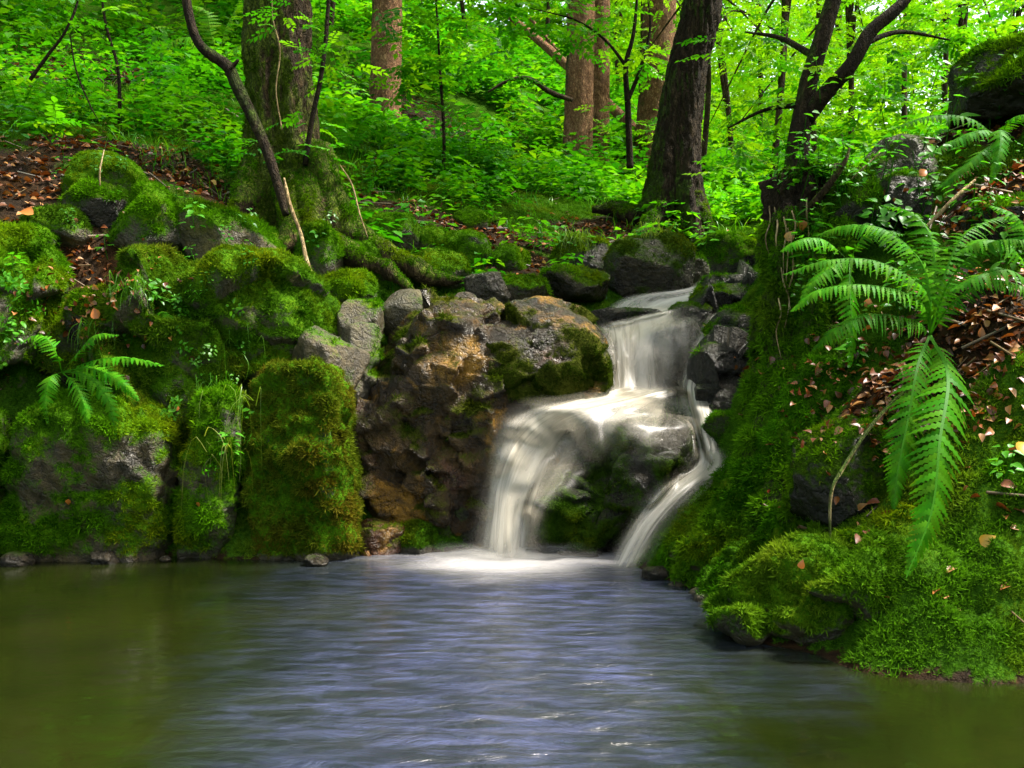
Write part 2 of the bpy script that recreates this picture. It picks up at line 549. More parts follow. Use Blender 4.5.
def rock(label, box, Y, ry, mat="rock", roll=0, pw=3.0, cuts=7, moss=.6, mk=.6, sub=5, cells=0, cellh=.04, rough=.05, tint=(1, 1, 1), dens=5500, size=.023, yaw=0, name="rock", cat="rock", group=None,
         lo=(.012, .05, .0015), hi=(.08, .22, .004), yel=(.18, .22, .005), droop=.25, pitch=0, crackw=.018, tilt=.5):
    _rk[0] += 1
    sd = _rk[0]
    g = np.random.default_rng(sd * 13 + 5)
    u0, v0, u1, v1 = box
    c = P((u0 + u1) / 2, (v0 + v1) / 2, Y)
    rx, rz = (u1 - u0) / 2 * Y / FPX, (v1 - v0) / 2 * Y / FPX
    D, F = ico(sub)
    r = (np.abs(D) ** pw).sum(1) ** (-1 / pw)
    for k in range(cuts * 2):
        n = unit(g.normal(size=3) * np.array([1, 1, .8]))
        d = g.uniform(.78, 1.0)
        dn = D @ n
        cap = np.where(dn > .05, d / np.maximum(dn, .05), 9)
        h = np.clip(.5 + .5 * (cap - r) / .025, 0, 1)     # soft minimum
        r = cap * (1 - h) + r * h - .025 * h * (1 - h)
    V = D * r[:, None]
    # keep the asked-for box
    lo_, hi_ = V.min(0), V.max(0)
    V = (V - (lo_ + hi_) / 2) / ((hi_ - lo_) / 2)
    V = V * np.array([rx, ry, rz])
    ca, sa = math.cos(R(yaw)), math.sin(R(yaw))
    V = V @ np.array([[ca, sa, 0], [-sa, ca, 0], [0, 0, 1]])
    cb, sb = math.cos(R(pitch)), math.sin(R(pitch))
    V = V @ np.array([[1, 0, 0], [0, cb, sb], [0, -sb, cb]])
    cr, sr = math.cos(R(roll)), math.sin(R(roll))
    V = V @ np.array([[cr, 0, -sr], [0, 1, 0], [sr, 0, cr]])
    N = vnormals(V, F)
    sz = (rx + ry + rz) / 3
    d = rough * 2.2 * sz * fbm((V + c) * (1.1 / sz) + sd, 3) + rough * .9 * sz * fbm((V + c) * (4.5 / sz) + sd, 4) - rough * .7 * sz * np.clip(.22 - abs(gnoise((V + c) * (2.6 / sz) + 5 + sd)), 0, 1) * 2
    if cells:
        S = V[g.integers(0, len(V), cells)] + g.normal(size=(cells, 3)) * .03
        an = np.array([1.0, 1.0, 1.6])
        wob = np.stack([fbm(V * 5 + 50 + sd, 3), fbm(V * 5 + 90 + sd, 3), fbm(V * 5 + 130 + sd, 3)], 1) * (.02 if cells > 100 else .06)
        o2, k = np.empty((len(V), 2)), np.empty(len(V), int)
        for q in range(0, len(V), 16000):
            d2 = np.sqrt(((((V + wob)[q:q + 16000, None, :] - S[None]) * an) ** 2).sum(2))
            o2[q:q + 16000] = np.partition(d2, 1, axis=1)[:, :2]
            k[q:q + 16000] = d2.argmin(1)
        h = g.uniform(-1, 1, cells) * cellh
        t = g.normal(size=(cells, 3)) * tilt
        d = d + h[k] + ((V - S[k]) * t[k]).sum(1) * .6 - cellh * .9 * np.exp(-(o2[:, 1] - o2[:, 0]) / crackw)
    V = V + N * d[:, None]
    N = vnormals(V, F)
    wp = V + c
    m = np.clip(moss + mk * (N[:, 2] - .25) + .9 * fbm(wp * 3.2 + 11, 4), 0, 1)
    m *= sstep(.0, .07, wp[:, 2])
    V = V + N * (m * min(1.0, sz / .25) * (.02 * np.abs(gnoise(wp * 6.5 + 2)) + .014 * gnoise(wp * 17) + .007 * gnoise(wp * 40)))[:, None]
    N = vnormals(V, F)
    wp = V + c
    o = mesh(name, V, F, M[mat], None, True, pt={"moss": m})
    o.location = c
    o.color = (*tint, 1)
    tag(o, label, cat, group)
    SOLID.append((wp, F))
    if dens:
        moss_on("moss", V, F, N, sstep(.3, .75, m), dens, size, o, droop, lo, hi, yel, sd, c)
    return o


OCH = dict(lo=(.03, .04, .003), hi=(.09, .13, .008), yel=(.15, .11, .012))
# left bank by the water
rock("tall moss-covered block at the waterline just left of the brown rock face", (258, 366, 357, 570), 5.95, .42, pw=4.6, cuts=1, rough=.12, roll=-3, moss=.8, mk=.2, sub=6, **OCH)
rock("narrow dark mossy block between two wide blocks, grass hanging down its front", (194, 392, 252, 570), 6.0, .42, pw=4, cuts=1, rough=.12, roll=4, moss=.6, mk=.35, sub=6)
rock("wide low mossy block with a flat bare ochre foot standing in the pool", (30, 398, 186, 572), 5.93, .42, pw=5, cuts=1, rough=.12, roll=2, moss=.56, mk=.45, sub=6, tint=(1.1, 1.0, .7))
rock("mossy block at the waterline beyond a dark cleft, cut by the left edge", (-130, 385, 14, 572), 5.85, .45, pw=5, cuts=1, rough=.1, moss=.7, mk=.45, sub=6)
rock("broad dome of bright moss above the low ochre-footed block", (88, 262, 266, 440), 6.3, .5, pw=3.0, cuts=5, moss=.75, mk=.5, sub=6, cells=16, cellh=.03, rough=.09, roll=16, hi=(.085, .16, .008), yel=(.15, .17, .012))
rock("sloping bright green slab right of the broad moss dome, bare at its right end", (186, 262, 330, 392), 6.4, .45, pw=3.5, cuts=4, rough=.08, moss=.75, mk=.5, sub=6, cells=8, cellh=.025, roll=14, hi=(.07, .17, .008))
rock("dark mossy rock above the left fern, half out of the photo", (-50, 235, 66, 410), 6.15, .42, pw=3, cuts=6, moss=.7, mk=.5, sub=6, cells=8, cellh=.03)
rock("dark rock wedged behind the left fern fronds", (55, 300, 140, 420), 6.2, .3, "dark", pw=3, cuts=7, moss=.6, mk=.6, cells=6, cellh=.02)
# upper left terrace
rock("rounded moss hump highest among the brown leaves, with a thin twig before it", (72, 155, 146, 222), 7.0, .3, pw=2.4, moss=.75, roll=20, size=.014)
rock("moss-capped stone with a dark hollow under its green cap", (66, 184, 128, 240), 6.75, .22, "dark", pw=2.6, moss=.55, mk=.9)
rock("dark green round stone lying in brown leaves", (26, 206, 90, 254), 6.5, .2, pw=2.5, moss=.65, lo=(.01, .03, .002), hi=(.04, .09, .005))
rock("long mossy ridge stone running down behind the moss dome", (118, 192, 190, 268), 6.75, .25, pw=3, moss=.7, roll=30)
rock("slanting slab with an ochre lichen underside below the big mossy trunk", (176, 212, 284, 272), 6.85, .3, pw=4, moss=.4, mk=.9, roll=24, tint=(1.5, 1.4, .8))
rock("square mossy stone right of the leaning dead branch", (296, 225, 346, 290), 7.0, .25, pw=4, moss=.7)
rock("low green mound just above the grey ledge stones", (318, 270, 378, 318), 6.7, .25, pw=2.4, moss=.85)
rock("olive ledge stone with a wet corner above the crack", (340, 300, 382, 352), 6.45, .2, pw=4, moss=.25, mk=.5, dens=3500, tint=(1.1, 1.1, .8))
rock("grey-brown slanting slab resting on top of the tall mossy block", (294, 335, 364, 402), 6.15, .3, pw=4, moss=.15, mk=.4, dens=3000, roll=25, tint=(1.2, 1.1, .9))
rock("upright olive pillar of rock at the dark crack", (330, 328, 378, 430), 6.3, .25, pw=5, moss=.35, mk=.3, dens=4000, cells=6, cellh=.015)
# wet rock face and neighbours
rock("wet brown fractured rock face with ochre patches left of the main fall", (348, 306, 566, 576), 6.5, .6, "cliff", pw=3.2, cuts=2, moss=.12, mk=.4, sub=7, cells=520, cellh=.013, rough=.05, dens=6000, crackw=.005, tilt=.5, tint=(.62, .53, .34),
     lo=(.012, .03, .002), hi=(.06, .09, .006), yel=(.11, .09, .01))
rock("smooth rounded boulder with wet shining top left of the upper fall", (452, 302, 610, 446), 6.42, .5, "cliff", pw=2.3, cuts=0, moss=.40, mk=-.6, sub=6, cells=60, cellh=.007, tilt=.25, dens=8000, size=.013, rough=.05, roll=-10, tint=(.27, .25, .18),
     lo=(.008, .02, .002), hi=(.035, .06, .004), yel=(.07, .07, .006))
rock("dark rock under the overhang just left of the main fall's foot", (428, 420, 530, 570), 6.4, .4, "dark", pw=3, moss=.35, mk=.1, sub=6, cells=30, cellh=.03, dens=6000, lo=(.008, .02, .002), hi=(.04, .06, .004))
rock("low moss-covered stone at the water beside the main fall", (388, 520, 440, 562), 5.95, .2, pw=2.5, moss=.7, lo=(.01, .03, .002), hi=(.05, .1, .006))
rock("reddish wet stone low at the water by the tall mossy block", (346, 520, 402, 566), 5.9, .2, "cliff", pw=3, moss=.1, dens=3000, tint=(1.2, .7, .6), cells=12, cellh=.015)
rock("rounded grey-green stone on the rim above the rock face", (378, 290, 449, 340), 6.75, .22, pw=2.5, cuts=5, moss=.1, mk=.2, dens=3000, tint=(1.2, 1.25, 1.0))
rock("small brown round stone on the rim beside the grey-green one", (451, 292, 479, 322), 6.85, .1, pw=2.4, moss=.0, mk=.2, dens=0, tint=(1.1, .9, .7))
rock("tiny pale stone wedged between two rim stones", (437, 296, 453, 312), 6.8, .05, pw=2.4, moss=0, mk=.1, dens=0, tint=(1.6, 1.6, 1.3), sub=4)
rock("flat grey-topped dark stone on the rim below the mossy mounds", (464, 272, 512, 312), 7.1, .2, "dark", pw=3, moss=.0, mk=.2, dens=2500, tint=(2.2, 2.1, 2.0))
rock("olive flat stone on the rim left of the dark pointed boulder", (498, 276, 548, 306), 7.2, .2, pw=3, moss=.5, mk=.5, dens=6000)
rock("dark flat stone half under moss at the rim, nearest the upper stream", (540, 268, 610, 302), 7.5, .25, "dark", pw=3.5, moss=.2, mk=.5, dens=5000, tint=(1.5, 1.3, 1.0))
for q, (bx, Y) in enumerate([((362, 212, 422, 272), 7.8), ((402, 250, 470, 296), 7.4), ((418, 228, 452, 262), 7.9), ((440, 232, 490, 276), 7.8), ((330, 240, 400, 290), 7.3), ((490, 244, 530, 278), 7.9), ((452, 210, 490, 240), 8.6)]):
    rock("cushion-shaped mossy mound among dead leaves above the rock face", bx, Y, .25, pw=2.3, cuts=4, moss=.8, group="mossy mounds above the rock face", size=.016, name="mossy_mound", cat="mound")
rock("dark rock with a grassy green top left of the pointed boulder", (545, 234, 610, 292), 8.3, .3, "dark", pw=2.8, moss=.5, mk=.9)
rock("dark pointed boulder standing over the top of the stream", (603, 233, 692, 308), 8.0, .35, "dark", pw=2.5, moss=.4, mk=.3, tint=(1.6, 1.4, 1.1), sub=6, lo=(.01, .025, .002), hi=(.04, .065, .005))
rock("olive stone leaning against the dark pointed boulder", (672, 256, 708, 296), 8.2, .2, pw=2.6, moss=.35, dens=4000)
rock("flat stone under the mossy bank edge behind the stream top", (690, 236, 770, 285), 8.7, .35, "dark", pw=3, moss=.5, mk=.9)
# stream rocks
rock("dark wet ledge rock at the head of the stream, mossy on top", (686, 276, 772, 322), 7.45, .3, "dark", pw=3, moss=.1, mk=.6, roll=-8, dens=5000, sub=6, cells=10, cellh=.015)
rock("small moss-topped stone splitting the top of the stream", (668, 302, 712, 330), 7.2, .14, "dark", pw=2.6, moss=.4, mk=.5, dens=5000, size=.012)
rock("round dark stone under the right veil of the upper fall", (650, 318, 708, 400), 6.95, .2, "dark", pw=2.5, moss=0, mk=.1, dens=0)
rock("mossy stone between the two upper right trickles", (704, 306, 768, 352), 6.7, .2, "dark", pw=2.8, moss=.4, mk=.4, dens=6000, roll=-20)
rock("black rock right of the trickles under the mossy stump", (690, 345, 770, 425), 6.35, .28, "dark", pw=3, moss=.1, mk=.3, dens=4000, sub=6, cells=8, cellh=.02)
rock("dark mossy stone beside the lower bend of the side chute", (702, 410, 770, 466), 6.0, .22, "dark", pw=2.7, moss=.3, mk=.4, dens=6000)
rock("big dark boulder veiled by thin water in the middle of the cascade", (546, 414, 700, 572), 6.12, .46, "dark", pw=2.6, cuts=5, moss=.40, mk=-.3, sub=6, cells=40, cellh=.035, dens=9000, size=.016, rough=.1, tint=(.6, .52, .38), lo=(.008, .02, .002), hi=(.035, .065, .004), yel=(.08, .08, .008))
rock("dark mossy stone at the foot of the veiled boulder, near the main fall", (536, 470, 624, 574), 5.9, .26, "dark", pw=2.4, cells=24, cellh=.02, sub=6, tint=(.35, .3, .22), moss=.55, mk=.1, dens=9000, size=.013, lo=(.006, .02, .002), hi=(.025, .06, .003))
rock("wet step of rock behind the upper fall", (572, 334, 690, 420), 7.25, .25, "dark", pw=4, moss=0, mk=.1, dens=0, tint=(1.6, 1.3, 1))
rock("low flat black ledge stone under the water at the lip of the upper fall", (590, 308, 664, 328), 7.12, .12, "dark", pw=3, moss=.05, mk=.1, dens=0, tint=(.7, .65, .5))
rock("wet step of rock behind the main fall", (490, 412, 620, 580), 6.55, .35, "dark", pw=4, moss=0, mk=.1, dens=0, tint=(1.6, 1.3, 1))
# right bank
rock("tiny black stone alone in the water near the right bank", (697, 603, 716, 614), 4.42, .03, "dark", pw=2.4, moss=0, mk=0, dens=0, sub=4)
rock("pale little pebble at the water's edge under the bright mossy ledge", (758, 630, 776, 642), 3.9, .03, pw=2.4, moss=0, mk=0, dens=0, tint=(2, 1.8, 1.6), sub=4)
rock("black wet stone at the waterline under the bright mossy ledge", (742, 630, 800, 664), 3.9, .1, "dark", pw=2.6, moss=0, mk=.1, dens=0)
rock("bright moss ledge jutting over the water on the right bank", (740, 545, 880, 672), 3.95, .3, pw=3, cuts=5, moss=.85, mk=.6, roll=-26, sub=6, size=.022, dens=8000, rough=.12, cells=9, cellh=.03, hi=(.085, .19, .008), yel=(.15, .2, .012), droop=.6)
rock("dark overhanging mossy slab under the hanging fern", (788, 425, 908, 545), 4.34, .25, "dark", pw=3, moss=.62, mk=.9, roll=-32, sub=6, size=.018, droop=.5)
for u, v, L, th, Y, rl in [(726, 520, 210, 70, 5.2, -46), (752, 536, 220, 66, 4.9, -44), (762, 566, 190, 60, 4.6, -38), (925, 632, 210, 86, 3.75, -16), (985, 560, 170, 84, 3.85, -24), (800, 425, 150, 58, 4.98, -62), (850, 462, 190, 50, 4.5, -40),
                         (770, 480, 200, 56, 4.95, -50), (880, 560, 190, 70, 4.0, -30), (1020, 470, 150, 70, 4.0, -35)]:
    rock("long ridge of hanging green moss running down the right bank to the water", (u - L / 2, v - th / 2, u + L / 2, v + th / 2), Y, .17, pw=2.2, cuts=2, moss=.85, rough=.16, roll=rl, group="moss ridges on the right bank", size=.026, dens=6000, name="mossy_ridge", cat="ridge", droop=.9, sub=6, hi=(.06, .19, .004))
rock("big black rock with a thick moss cap at the top right", (956, 50, 1075, 122), 5.95, .4, "dark", pw=6, cuts=3, moss=.35, mk=1.3, sub=6, dens=9000, size=.028)
rock("dark olive rock face behind the right bank's leaning twig", (856, 138, 930, 236), 5.8, .25, "dark", pw=3, moss=.3, mk=.4, dens=4000, tint=(1.3, 1.2, .8))
rock("pointed rock with a bright moss edge beside the stump top", (800, 168, 880, 262), 5.45, .25, "dark", pw=2.2, moss=.5, mk=.9, roll=20)
rock("small arched rock with a bright moss rim and a dark face", (872, 174, 926, 232), 5.35, .15, "dark", pw=2.6, moss=.1, mk=1.0)
rock("dark rock under the leaves at the right edge", (968, 196, 1060, 262), 5.0, .25, "dark", pw=3, moss=.2, mk=.8)

gw = np.random.default_rng(31)
for k in range(13):
    if k < 4:
        u = gw.uniform(0, 350); c_ = P(u, 563, 5.62); Yw = gw.uniform(5.42, 5.6)
    else:
        t = gw.random(); u = 650 + 320 * t; Yw = 5.1 * (1 - t) ** 1.2 + 3.5 * (1 - (1 - t) ** 1.2) + .0
    w_ = gw.uniform(5, 16); v_ = 384 + (1.0 - .01) / Yw * FPX
    rock("small dark wet stone lying at the foot of the bank in the water's edge", (u - w_, v_ - w_ * .7, u + w_, v_ + w_ * .5), Yw, w_ * Yw / FPX, "dark", pw=2.4, moss=.1, mk=.2, dens=0, sub=4, tint=(1, .85, .65), group="small stones along the waterline")

# near ground moss; the ground is one sheet, so is its moss
near = (TV[:, 1] > 3.0) & (TV[:, 1] < 10.5) & (TV[:, 2] > .0)
gm = sstep(.35, .8, tm) * near
pu, pv = proj(TV)
gm = gm * ((pu > -120) & (pu < 1140))
gm *= np.clip(6.5 / np.maximum(TV[:, 1], 3), .3, 1.2) ** 1.5
tag(moss_on("ground_moss", TV, TF, TN, gm, 6500, .020, None, .35, (.016, .055, .003), (.07, .18, .008), (.13, .19, .012), 77), "green moss covering the banks and the ground between the rocks", "moss")

# ------------------------------------------------------------------ stump on the right bank
stump = empty("tree_stump", "tall moss-hung old stump on the right bank beside the cascade", "stump", tuple(P(800, 470, 5.15)))
def local(o, V): return V - np.array(o.location)
sV, sF = joinq([
    tube([P(800, 520, 5.2), P(800, 430, 5.2), P(803, 330, 5.3), P(806, 240, 5.4), P(800, 176, 5.5)], [.30, .235, .20, .185, .17], 96, 130, .75, 6, [.22, .16, .14, .16, .2], 7, 1.3),
    tube([P(785, 330, 5.25), P(772, 420, 5.1), P(735, 500, 5.05), P(690, 545, 5.1)], [.06, .10, .09, .05], 20, 40, .4, 7, 0, 5, 2.2),
    tube([P(800, 380, 5.1), P(790, 470, 4.85), P(765, 540, 4.7), P(735, 590, 4.55)], [.06, .11, .10, .04], 20, 40, .4, 7, 0, 5, 3.2),
    tube([P(830, 330, 5.1), P(850, 420, 4.8), P(835, 500, 4.4), P(800, 580, 4.05)], [.05, .07, .06, .04], 20, 40, .4, 7, 0, 5, 4.2)])
sN = vnormals(sV, sF)
sm = np.clip(1.0 + .9 * fbm(sV * 3 + 2, 4) - sstep(1.75, 2.0, sV[:, 2]) * .9 * sstep(1.65, 1.45, sV[:, 0] * 0 + 1.5), 0, 1)
mesh("bark", local(stump, sV), sF, M["darkbark"], stump, pt={"moss": sm})
moss_on("moss", local(stump, sV), sF, sN, sstep(.3, .8, sm), 7000, .030, stump, .9, (.02, .07, .003), (.11, .26, .006), (.14, .20, .012), 88, np.array(stump.location))
SOLID.append((sV, np.concatenate([sF[:, :3], sF[:, [0, 2, 3]]])))

# ------------------------------------------------------------------ pool
wx, wy = np.linspace(-9, 5, 120), np.linspace(-1, 6.6, 70)
WX, WY = np.meshgrid(wx, wy)
WV = np.stack([WX, WY, np.zeros_like(WX)], -1).reshape(-1, 3)
k = (np.arange(69)[:, None] * 120 + np.arange(119)[None]).ravel()
m, nt = newmat("pool_water")
b = NB(nt)
geo = b.n("ShaderNodeNewGeometry").outputs["Position"]
sx = b.n("ShaderNodeSeparateXYZ", {0: geo})
X_, Y_ = sx.outputs[0], sx.outputs[1]
# churned strip running from the falls' foot through the pool
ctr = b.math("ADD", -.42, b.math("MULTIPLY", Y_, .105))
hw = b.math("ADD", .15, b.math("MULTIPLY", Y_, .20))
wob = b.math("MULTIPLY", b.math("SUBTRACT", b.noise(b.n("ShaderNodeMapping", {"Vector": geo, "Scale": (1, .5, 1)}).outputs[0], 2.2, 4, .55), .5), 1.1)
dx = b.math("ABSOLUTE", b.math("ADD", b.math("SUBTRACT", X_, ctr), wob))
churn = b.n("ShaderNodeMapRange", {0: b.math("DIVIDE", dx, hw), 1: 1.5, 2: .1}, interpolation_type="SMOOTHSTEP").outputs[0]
mp = b.n("ShaderNodeMapping", {"Vector": geo, "Scale": (1.0, 1.5, 1)}).outputs[0]
r1 = b.noise(mp, 7.0, 6, .62, .8)
r2 = b.noise(mp, 2.4, 3, .5, .3)
hgt = b.math("ADD", b.math("MULTIPLY", r1, b.math("ADD", .04, b.math("MULTIPLY", churn, .7))), b.math("MULTIPLY", r2, b.math("ADD", .05, b.math("MULTIPLY", churn, .5))))
bmp = b.n("ShaderNodeBump", {"Strength": .5, "Distance": .12, "Height": hgt}).outputs[0]
# foam at the foot of the falls
fx, fy = b.math("SUBTRACT", X_, .05), b.math("SUBTRACT", Y_, 5.62)
fd = b.math("SQRT", b.math("ADD", b.math("POWER", fx, 2.0), b.math("POWER", b.math("MULTIPLY", fy, 1.3), 2.0)))
foam = b.n("ShaderNodeMapRange", {0: b.math("ADD", fd, b.math("MULTIPLY", b.math("SUBTRACT", r2, .5), .6)), 1: 1.05, 2: .0}, interpolation_type="SMOOTHSTEP").outputs[0]
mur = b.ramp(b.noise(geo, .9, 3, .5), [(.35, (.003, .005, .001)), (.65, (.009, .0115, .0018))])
sky_stk = b.noise(b.n("ShaderNodeMapping", {"Vector": geo, "Scale": (1.6, 6.5, 1)}).outputs[0], 2.6, 5, .6, .6)
sky_stk = b.n("ShaderNodeMapRange", {0: sky_stk, 1: .42, 2: .68}).outputs[0]
col = b.mix(b.math("MULTIPLY", churn, b.math("ADD", .12, b.math("MULTIPLY", b.math("MULTIPLY", sky_stk, b.noise(geo, 1.7, 3, .5)), .75))), mur, (.075, .088, .20))  # blue sky reflection painted into the churned water's base colour, in streaks
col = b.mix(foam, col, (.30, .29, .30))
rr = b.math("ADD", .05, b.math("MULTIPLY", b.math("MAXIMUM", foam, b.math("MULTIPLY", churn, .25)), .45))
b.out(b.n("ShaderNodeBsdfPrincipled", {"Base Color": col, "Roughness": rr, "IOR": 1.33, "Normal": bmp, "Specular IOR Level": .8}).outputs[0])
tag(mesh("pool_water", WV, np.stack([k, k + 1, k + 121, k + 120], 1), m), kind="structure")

# ------------------------------------------------------------------ falling water
bv, bf = [], []
o_ = 0
for v_, f_ in SOLID:
    bv.append(v_); bf.append(f_ + o_); o_ += len(v_)
bv, bf = np.concatenate(bv), np.concatenate(bf)
SBVH = BVHTree.FromPolygons(bv.tolist(), bf.tolist())


def mat_fall(name, dens, seed, streak=7.0, fade=.22, colr=(.50, .46, .38), top=.06, bot=.1):
    m, nt = newmat(name)
    b = NB(nt)
    u, v = b.attr("su").outputs["Fac"], b.attr("sv").outputs["Fac"]
    vec = b.n("ShaderNodeCombineXYZ", {0: b.math("MULTIPLY", u, streak), 1: b.math("MULTIPLY", v, 2.2), 2: seed}).outputs[0]
    st = b.noise(vec, 1.0, 3.0, .5, .7)
    st = b.n("ShaderNodeMapRange", {0: st, 1: .3, 2: .66, 3: .2, 4: 1.0}).outputs[0]
    ed = b.n("ShaderNodeMapRange", {0: b.math("MINIMUM", u, b.math("SUBTRACT", 1.0, u)), 1: 0.0, 2: fade}, interpolation_type="SMOOTHSTEP").outputs[0]
    vt = b.n("ShaderNodeMapRange", {0: v, 1: 0.0, 2: top}, interpolation_type="SMOOTHSTEP").outputs[0]
    vb = b.n("ShaderNodeMapRange", {0: b.math("SUBTRACT", 1.0, v), 1: 0.0, 2: bot}, interpolation_type="SMOOTHSTEP").outputs[0]
    a = b.math("MULTIPLY", b.math("MULTIPLY", ed, st), b.math("MULTIPLY", vt, vb))
    a = b.math("MULTIPLY", a, dens, True)
    d = b.n("ShaderNodeBsdfDiffuse", {"Color": (*colr, 1)})
    t = b.n("ShaderNodeBsdfTranslucent", {"Color": (*colr, 1)})
    g = b.n("ShaderNodeBsdfGlossy", {"Color": (.9, .9, .95, 1), "Roughness": .35})
    s = b.n("ShaderNodeMixShader", {0: .35, 1: d.outputs[0], 2: t.outputs[0]})
    s = b.n("ShaderNodeMixShader", {0: .08, 1: s.outputs[0], 2: g.outputs[0]})
    tr = b.n("ShaderNodeBsdfTransparent")
    b.out(b.n("ShaderNodeMixShader", {0: a, 1: tr.outputs[0], 2: s.outputs[0]}).outputs[0])
    return m


fall = empty("waterfall", "silky white waterfall cascading in steps over dark rocks into the pool", "waterfall", (0.05, 5.7, 0))


def sheet(name, rows, mat, bulge=.05, off=0.0, hug=.04, n=70, w=30, maxpull=.5):
    """rows: (left u,v) (right u,v) depth; the water runs over whatever rock lies there"""
    L = bez([P(a[0], a[1], y) for a, c, y in rows], n)
    Rr = bez([P(c[0], c[1], y) for a, c, y in rows], n)
    s = np.linspace(0, 1, w)
    V = L[:, None] * (1 - s)[None, :, None] + Rr[:, None] * s[None, :, None]
    d = unit(V - CAM)
    pull = np.zeros(V.shape[:2])
    for i in range(n):
        for j in range(w):
            dist = np.linalg.norm(V[i, j] - CAM)
            hit = SBVH.ray_cast(Vector(CAM), Vector(d[i, j]))
            if hit[0] is not None and hit[3] < dist + .0:
                pull[i, j] = min(maxpull, dist - hit[3])
    for _ in range(2):
        q = np.pad(pull, 1, mode="edge")
        pull = np.max([q[a:a + n, c:c + w] for a in range(3) for c in range(3)], axis=0)
    for _ in range(4):   # a smooth sheet, never behind the rock it covers
        q = pull.copy()
        q[1:-1, 1:-1] = (pull[1:-1, 1:-1] * 2 + pull[2:, 1:-1] + pull[:-2, 1:-1] + pull[1:-1, 2:] + pull[1:-1, :-2]) / 6
        pull = q
    su = np.repeat(s[None], n, 0)
    sv = np.repeat(np.linspace(0, 1, n)[:, None], w, 1)
    prof = bulge * np.sin(su * math.pi) ** .7 + .012 * fbm(np.stack([su * 5, sv * 2, su * 0 + off * 90], -1).reshape(-1, 3), 3).reshape(n, w)
    V = V - d * (pull + hug + prof + off)[..., None]
    k = (np.arange(n - 1)[:, None] * w + np.arange(w - 1)[None]).ravel()
    ob = mesh(name, local(fall, V.reshape(-1, 3)), np.stack([k, k + 1, k + 1 + w, k + w], 1), mat, fall, pt={"su": su.ravel(), "sv": sv.ravel()})
    return ob


MF = [mat_fall("falling_water", 1.45, 1.0, 6.0, .38, top=.12), mat_fall("falling_water_fine", 1.1, 5.0, 9.0, .36), mat_fall("thin_water_film", .5, 9.0, 7.0, .3, top=.2, bot=.75), mat_fall("stream_water", .8, 3.0, 4.0, .25, (.66, .65, .63), .3, .35)]
W1, W2, W3, W4 = MF
sheet("stream_head", [((704, 276), (750, 274), 8.1), ((680, 288), (738, 290), 7.8), ((625, 296), (704, 305), 7.5), ((602, 312), (680, 320), 7.3), ((592, 328), (664, 328), 7.1)], W4, .02, maxpull=.05)
sheet("stream_head", [((640, 300), (725, 300), 7.5), ((610, 314), (712, 316), 7.3), ((592, 330), (700, 326), 7.1), ((590, 340), (696, 336), 7.0)], W3, .02, maxpull=.05)
sheet("upper_fall", [((584, 326), (690, 304), 7.14), ((592, 340), (686, 314), 6.97), ((598, 356), (678, 338), 6.82), ((600, 385), (676, 385), 6.74), ((596, 414), (672, 406), 6.55)], W1, .05, maxpull=.08)
sheet("upper_fall", [((640, 316), (712, 314), 7.0), ((648, 332), (704, 328), 6.82), ((655, 352), (700, 352), 6.72), ((655, 396), (692, 394), 6.6)], W3, .03, maxpull=.3)
sheet("upper_fall", [((598, 328), (644, 316), 7.12), ((605, 344), (640, 334), 6.86), ((608, 370), (640, 372), 6.72), ((600, 412), (648, 408), 6.5)], W2, .05, .03, maxpull=.08)
sheet("main_fall", [((628, 380), (700, 388), 6.7), ((572, 392), (668, 404), 6.5), ((530, 406), (604, 420), 6.28), ((496, 426), (588, 448), 6.08), ((486, 466), (564, 484), 5.95), ((482, 510), (544, 518), 5.85), ((474, 570), (534, 572), 5.72)], W1, .06, maxpull=.35)
sheet("main_fall", [((640, 386), (690, 392), 6.65), ((580, 397), (650, 405), 6.45), ((536, 408), (590, 420), 6.25), ((506, 434), (550, 446), 6.05), ((490, 475), (528, 482), 5.9), ((485, 515), (520, 516), 5.8), ((476, 568), (526, 570), 5.68)], W2, .06, .035, maxpull=.35)
SOFT = mat_fall("soft_spray", .5, 12.0, 3.0, .5, top=.3, bot=.12)
sheet("main_fall", [((606, 376), (706, 392), 6.7), ((558, 387), (690, 414), 6.5), ((512, 400), (626, 432), 6.25), ((482, 426), (606, 460), 6.05), ((470, 468), (580, 492), 5.9), ((466, 512), (552, 518), 5.8), ((450, 572), (554, 572), 5.68)], SOFT, .08, .05, maxpull=.35)
sheet("upper_fall", [((580, 324), (710, 302), 7.1), ((586, 338), (704, 318), 6.92), ((592, 356), (698, 354), 6.75), ((590, 390), (700, 392), 6.65), ((570, 414), (706, 408), 6.5)], SOFT, .06, .03, maxpull=.25)
sheet("side_chute", [((684, 440), (732, 444), 6.05), ((678, 464), (732, 468), 5.9), ((648, 488), (708, 493), 5.7), ((620, 525), (676, 526), 5.55), ((594, 576), (644, 578), 5.38)], SOFT, .04, .02)
sheet("thin_veil", [((610, 394), (704, 398), 6.5), ((572, 408), (706, 418), 6.3), ((552, 434), (698, 444), 6.1), ((535, 476), (672, 474), 5.95)], W3, .015)
sheet("side_chute", [((706, 312), (744, 310), 7.3), ((694, 334), (735, 334), 7.0), ((686, 360), (720, 362), 6.8), ((676, 385), (712, 388), 6.55), ((682, 415), (718, 418), 6.3), ((690, 445), (724, 450), 6.1), ((690, 474), (728, 474), 5.95)], W2, .03, maxpull=.2)
sheet("side_chute", [((692, 444), (726, 448), 6.05), ((686, 466), (726, 470), 5.9), ((658, 490), (700, 492), 5.7), ((630, 525), (666, 525), 5.55), ((604, 574), (634, 576), 5.38)], W1, .04)
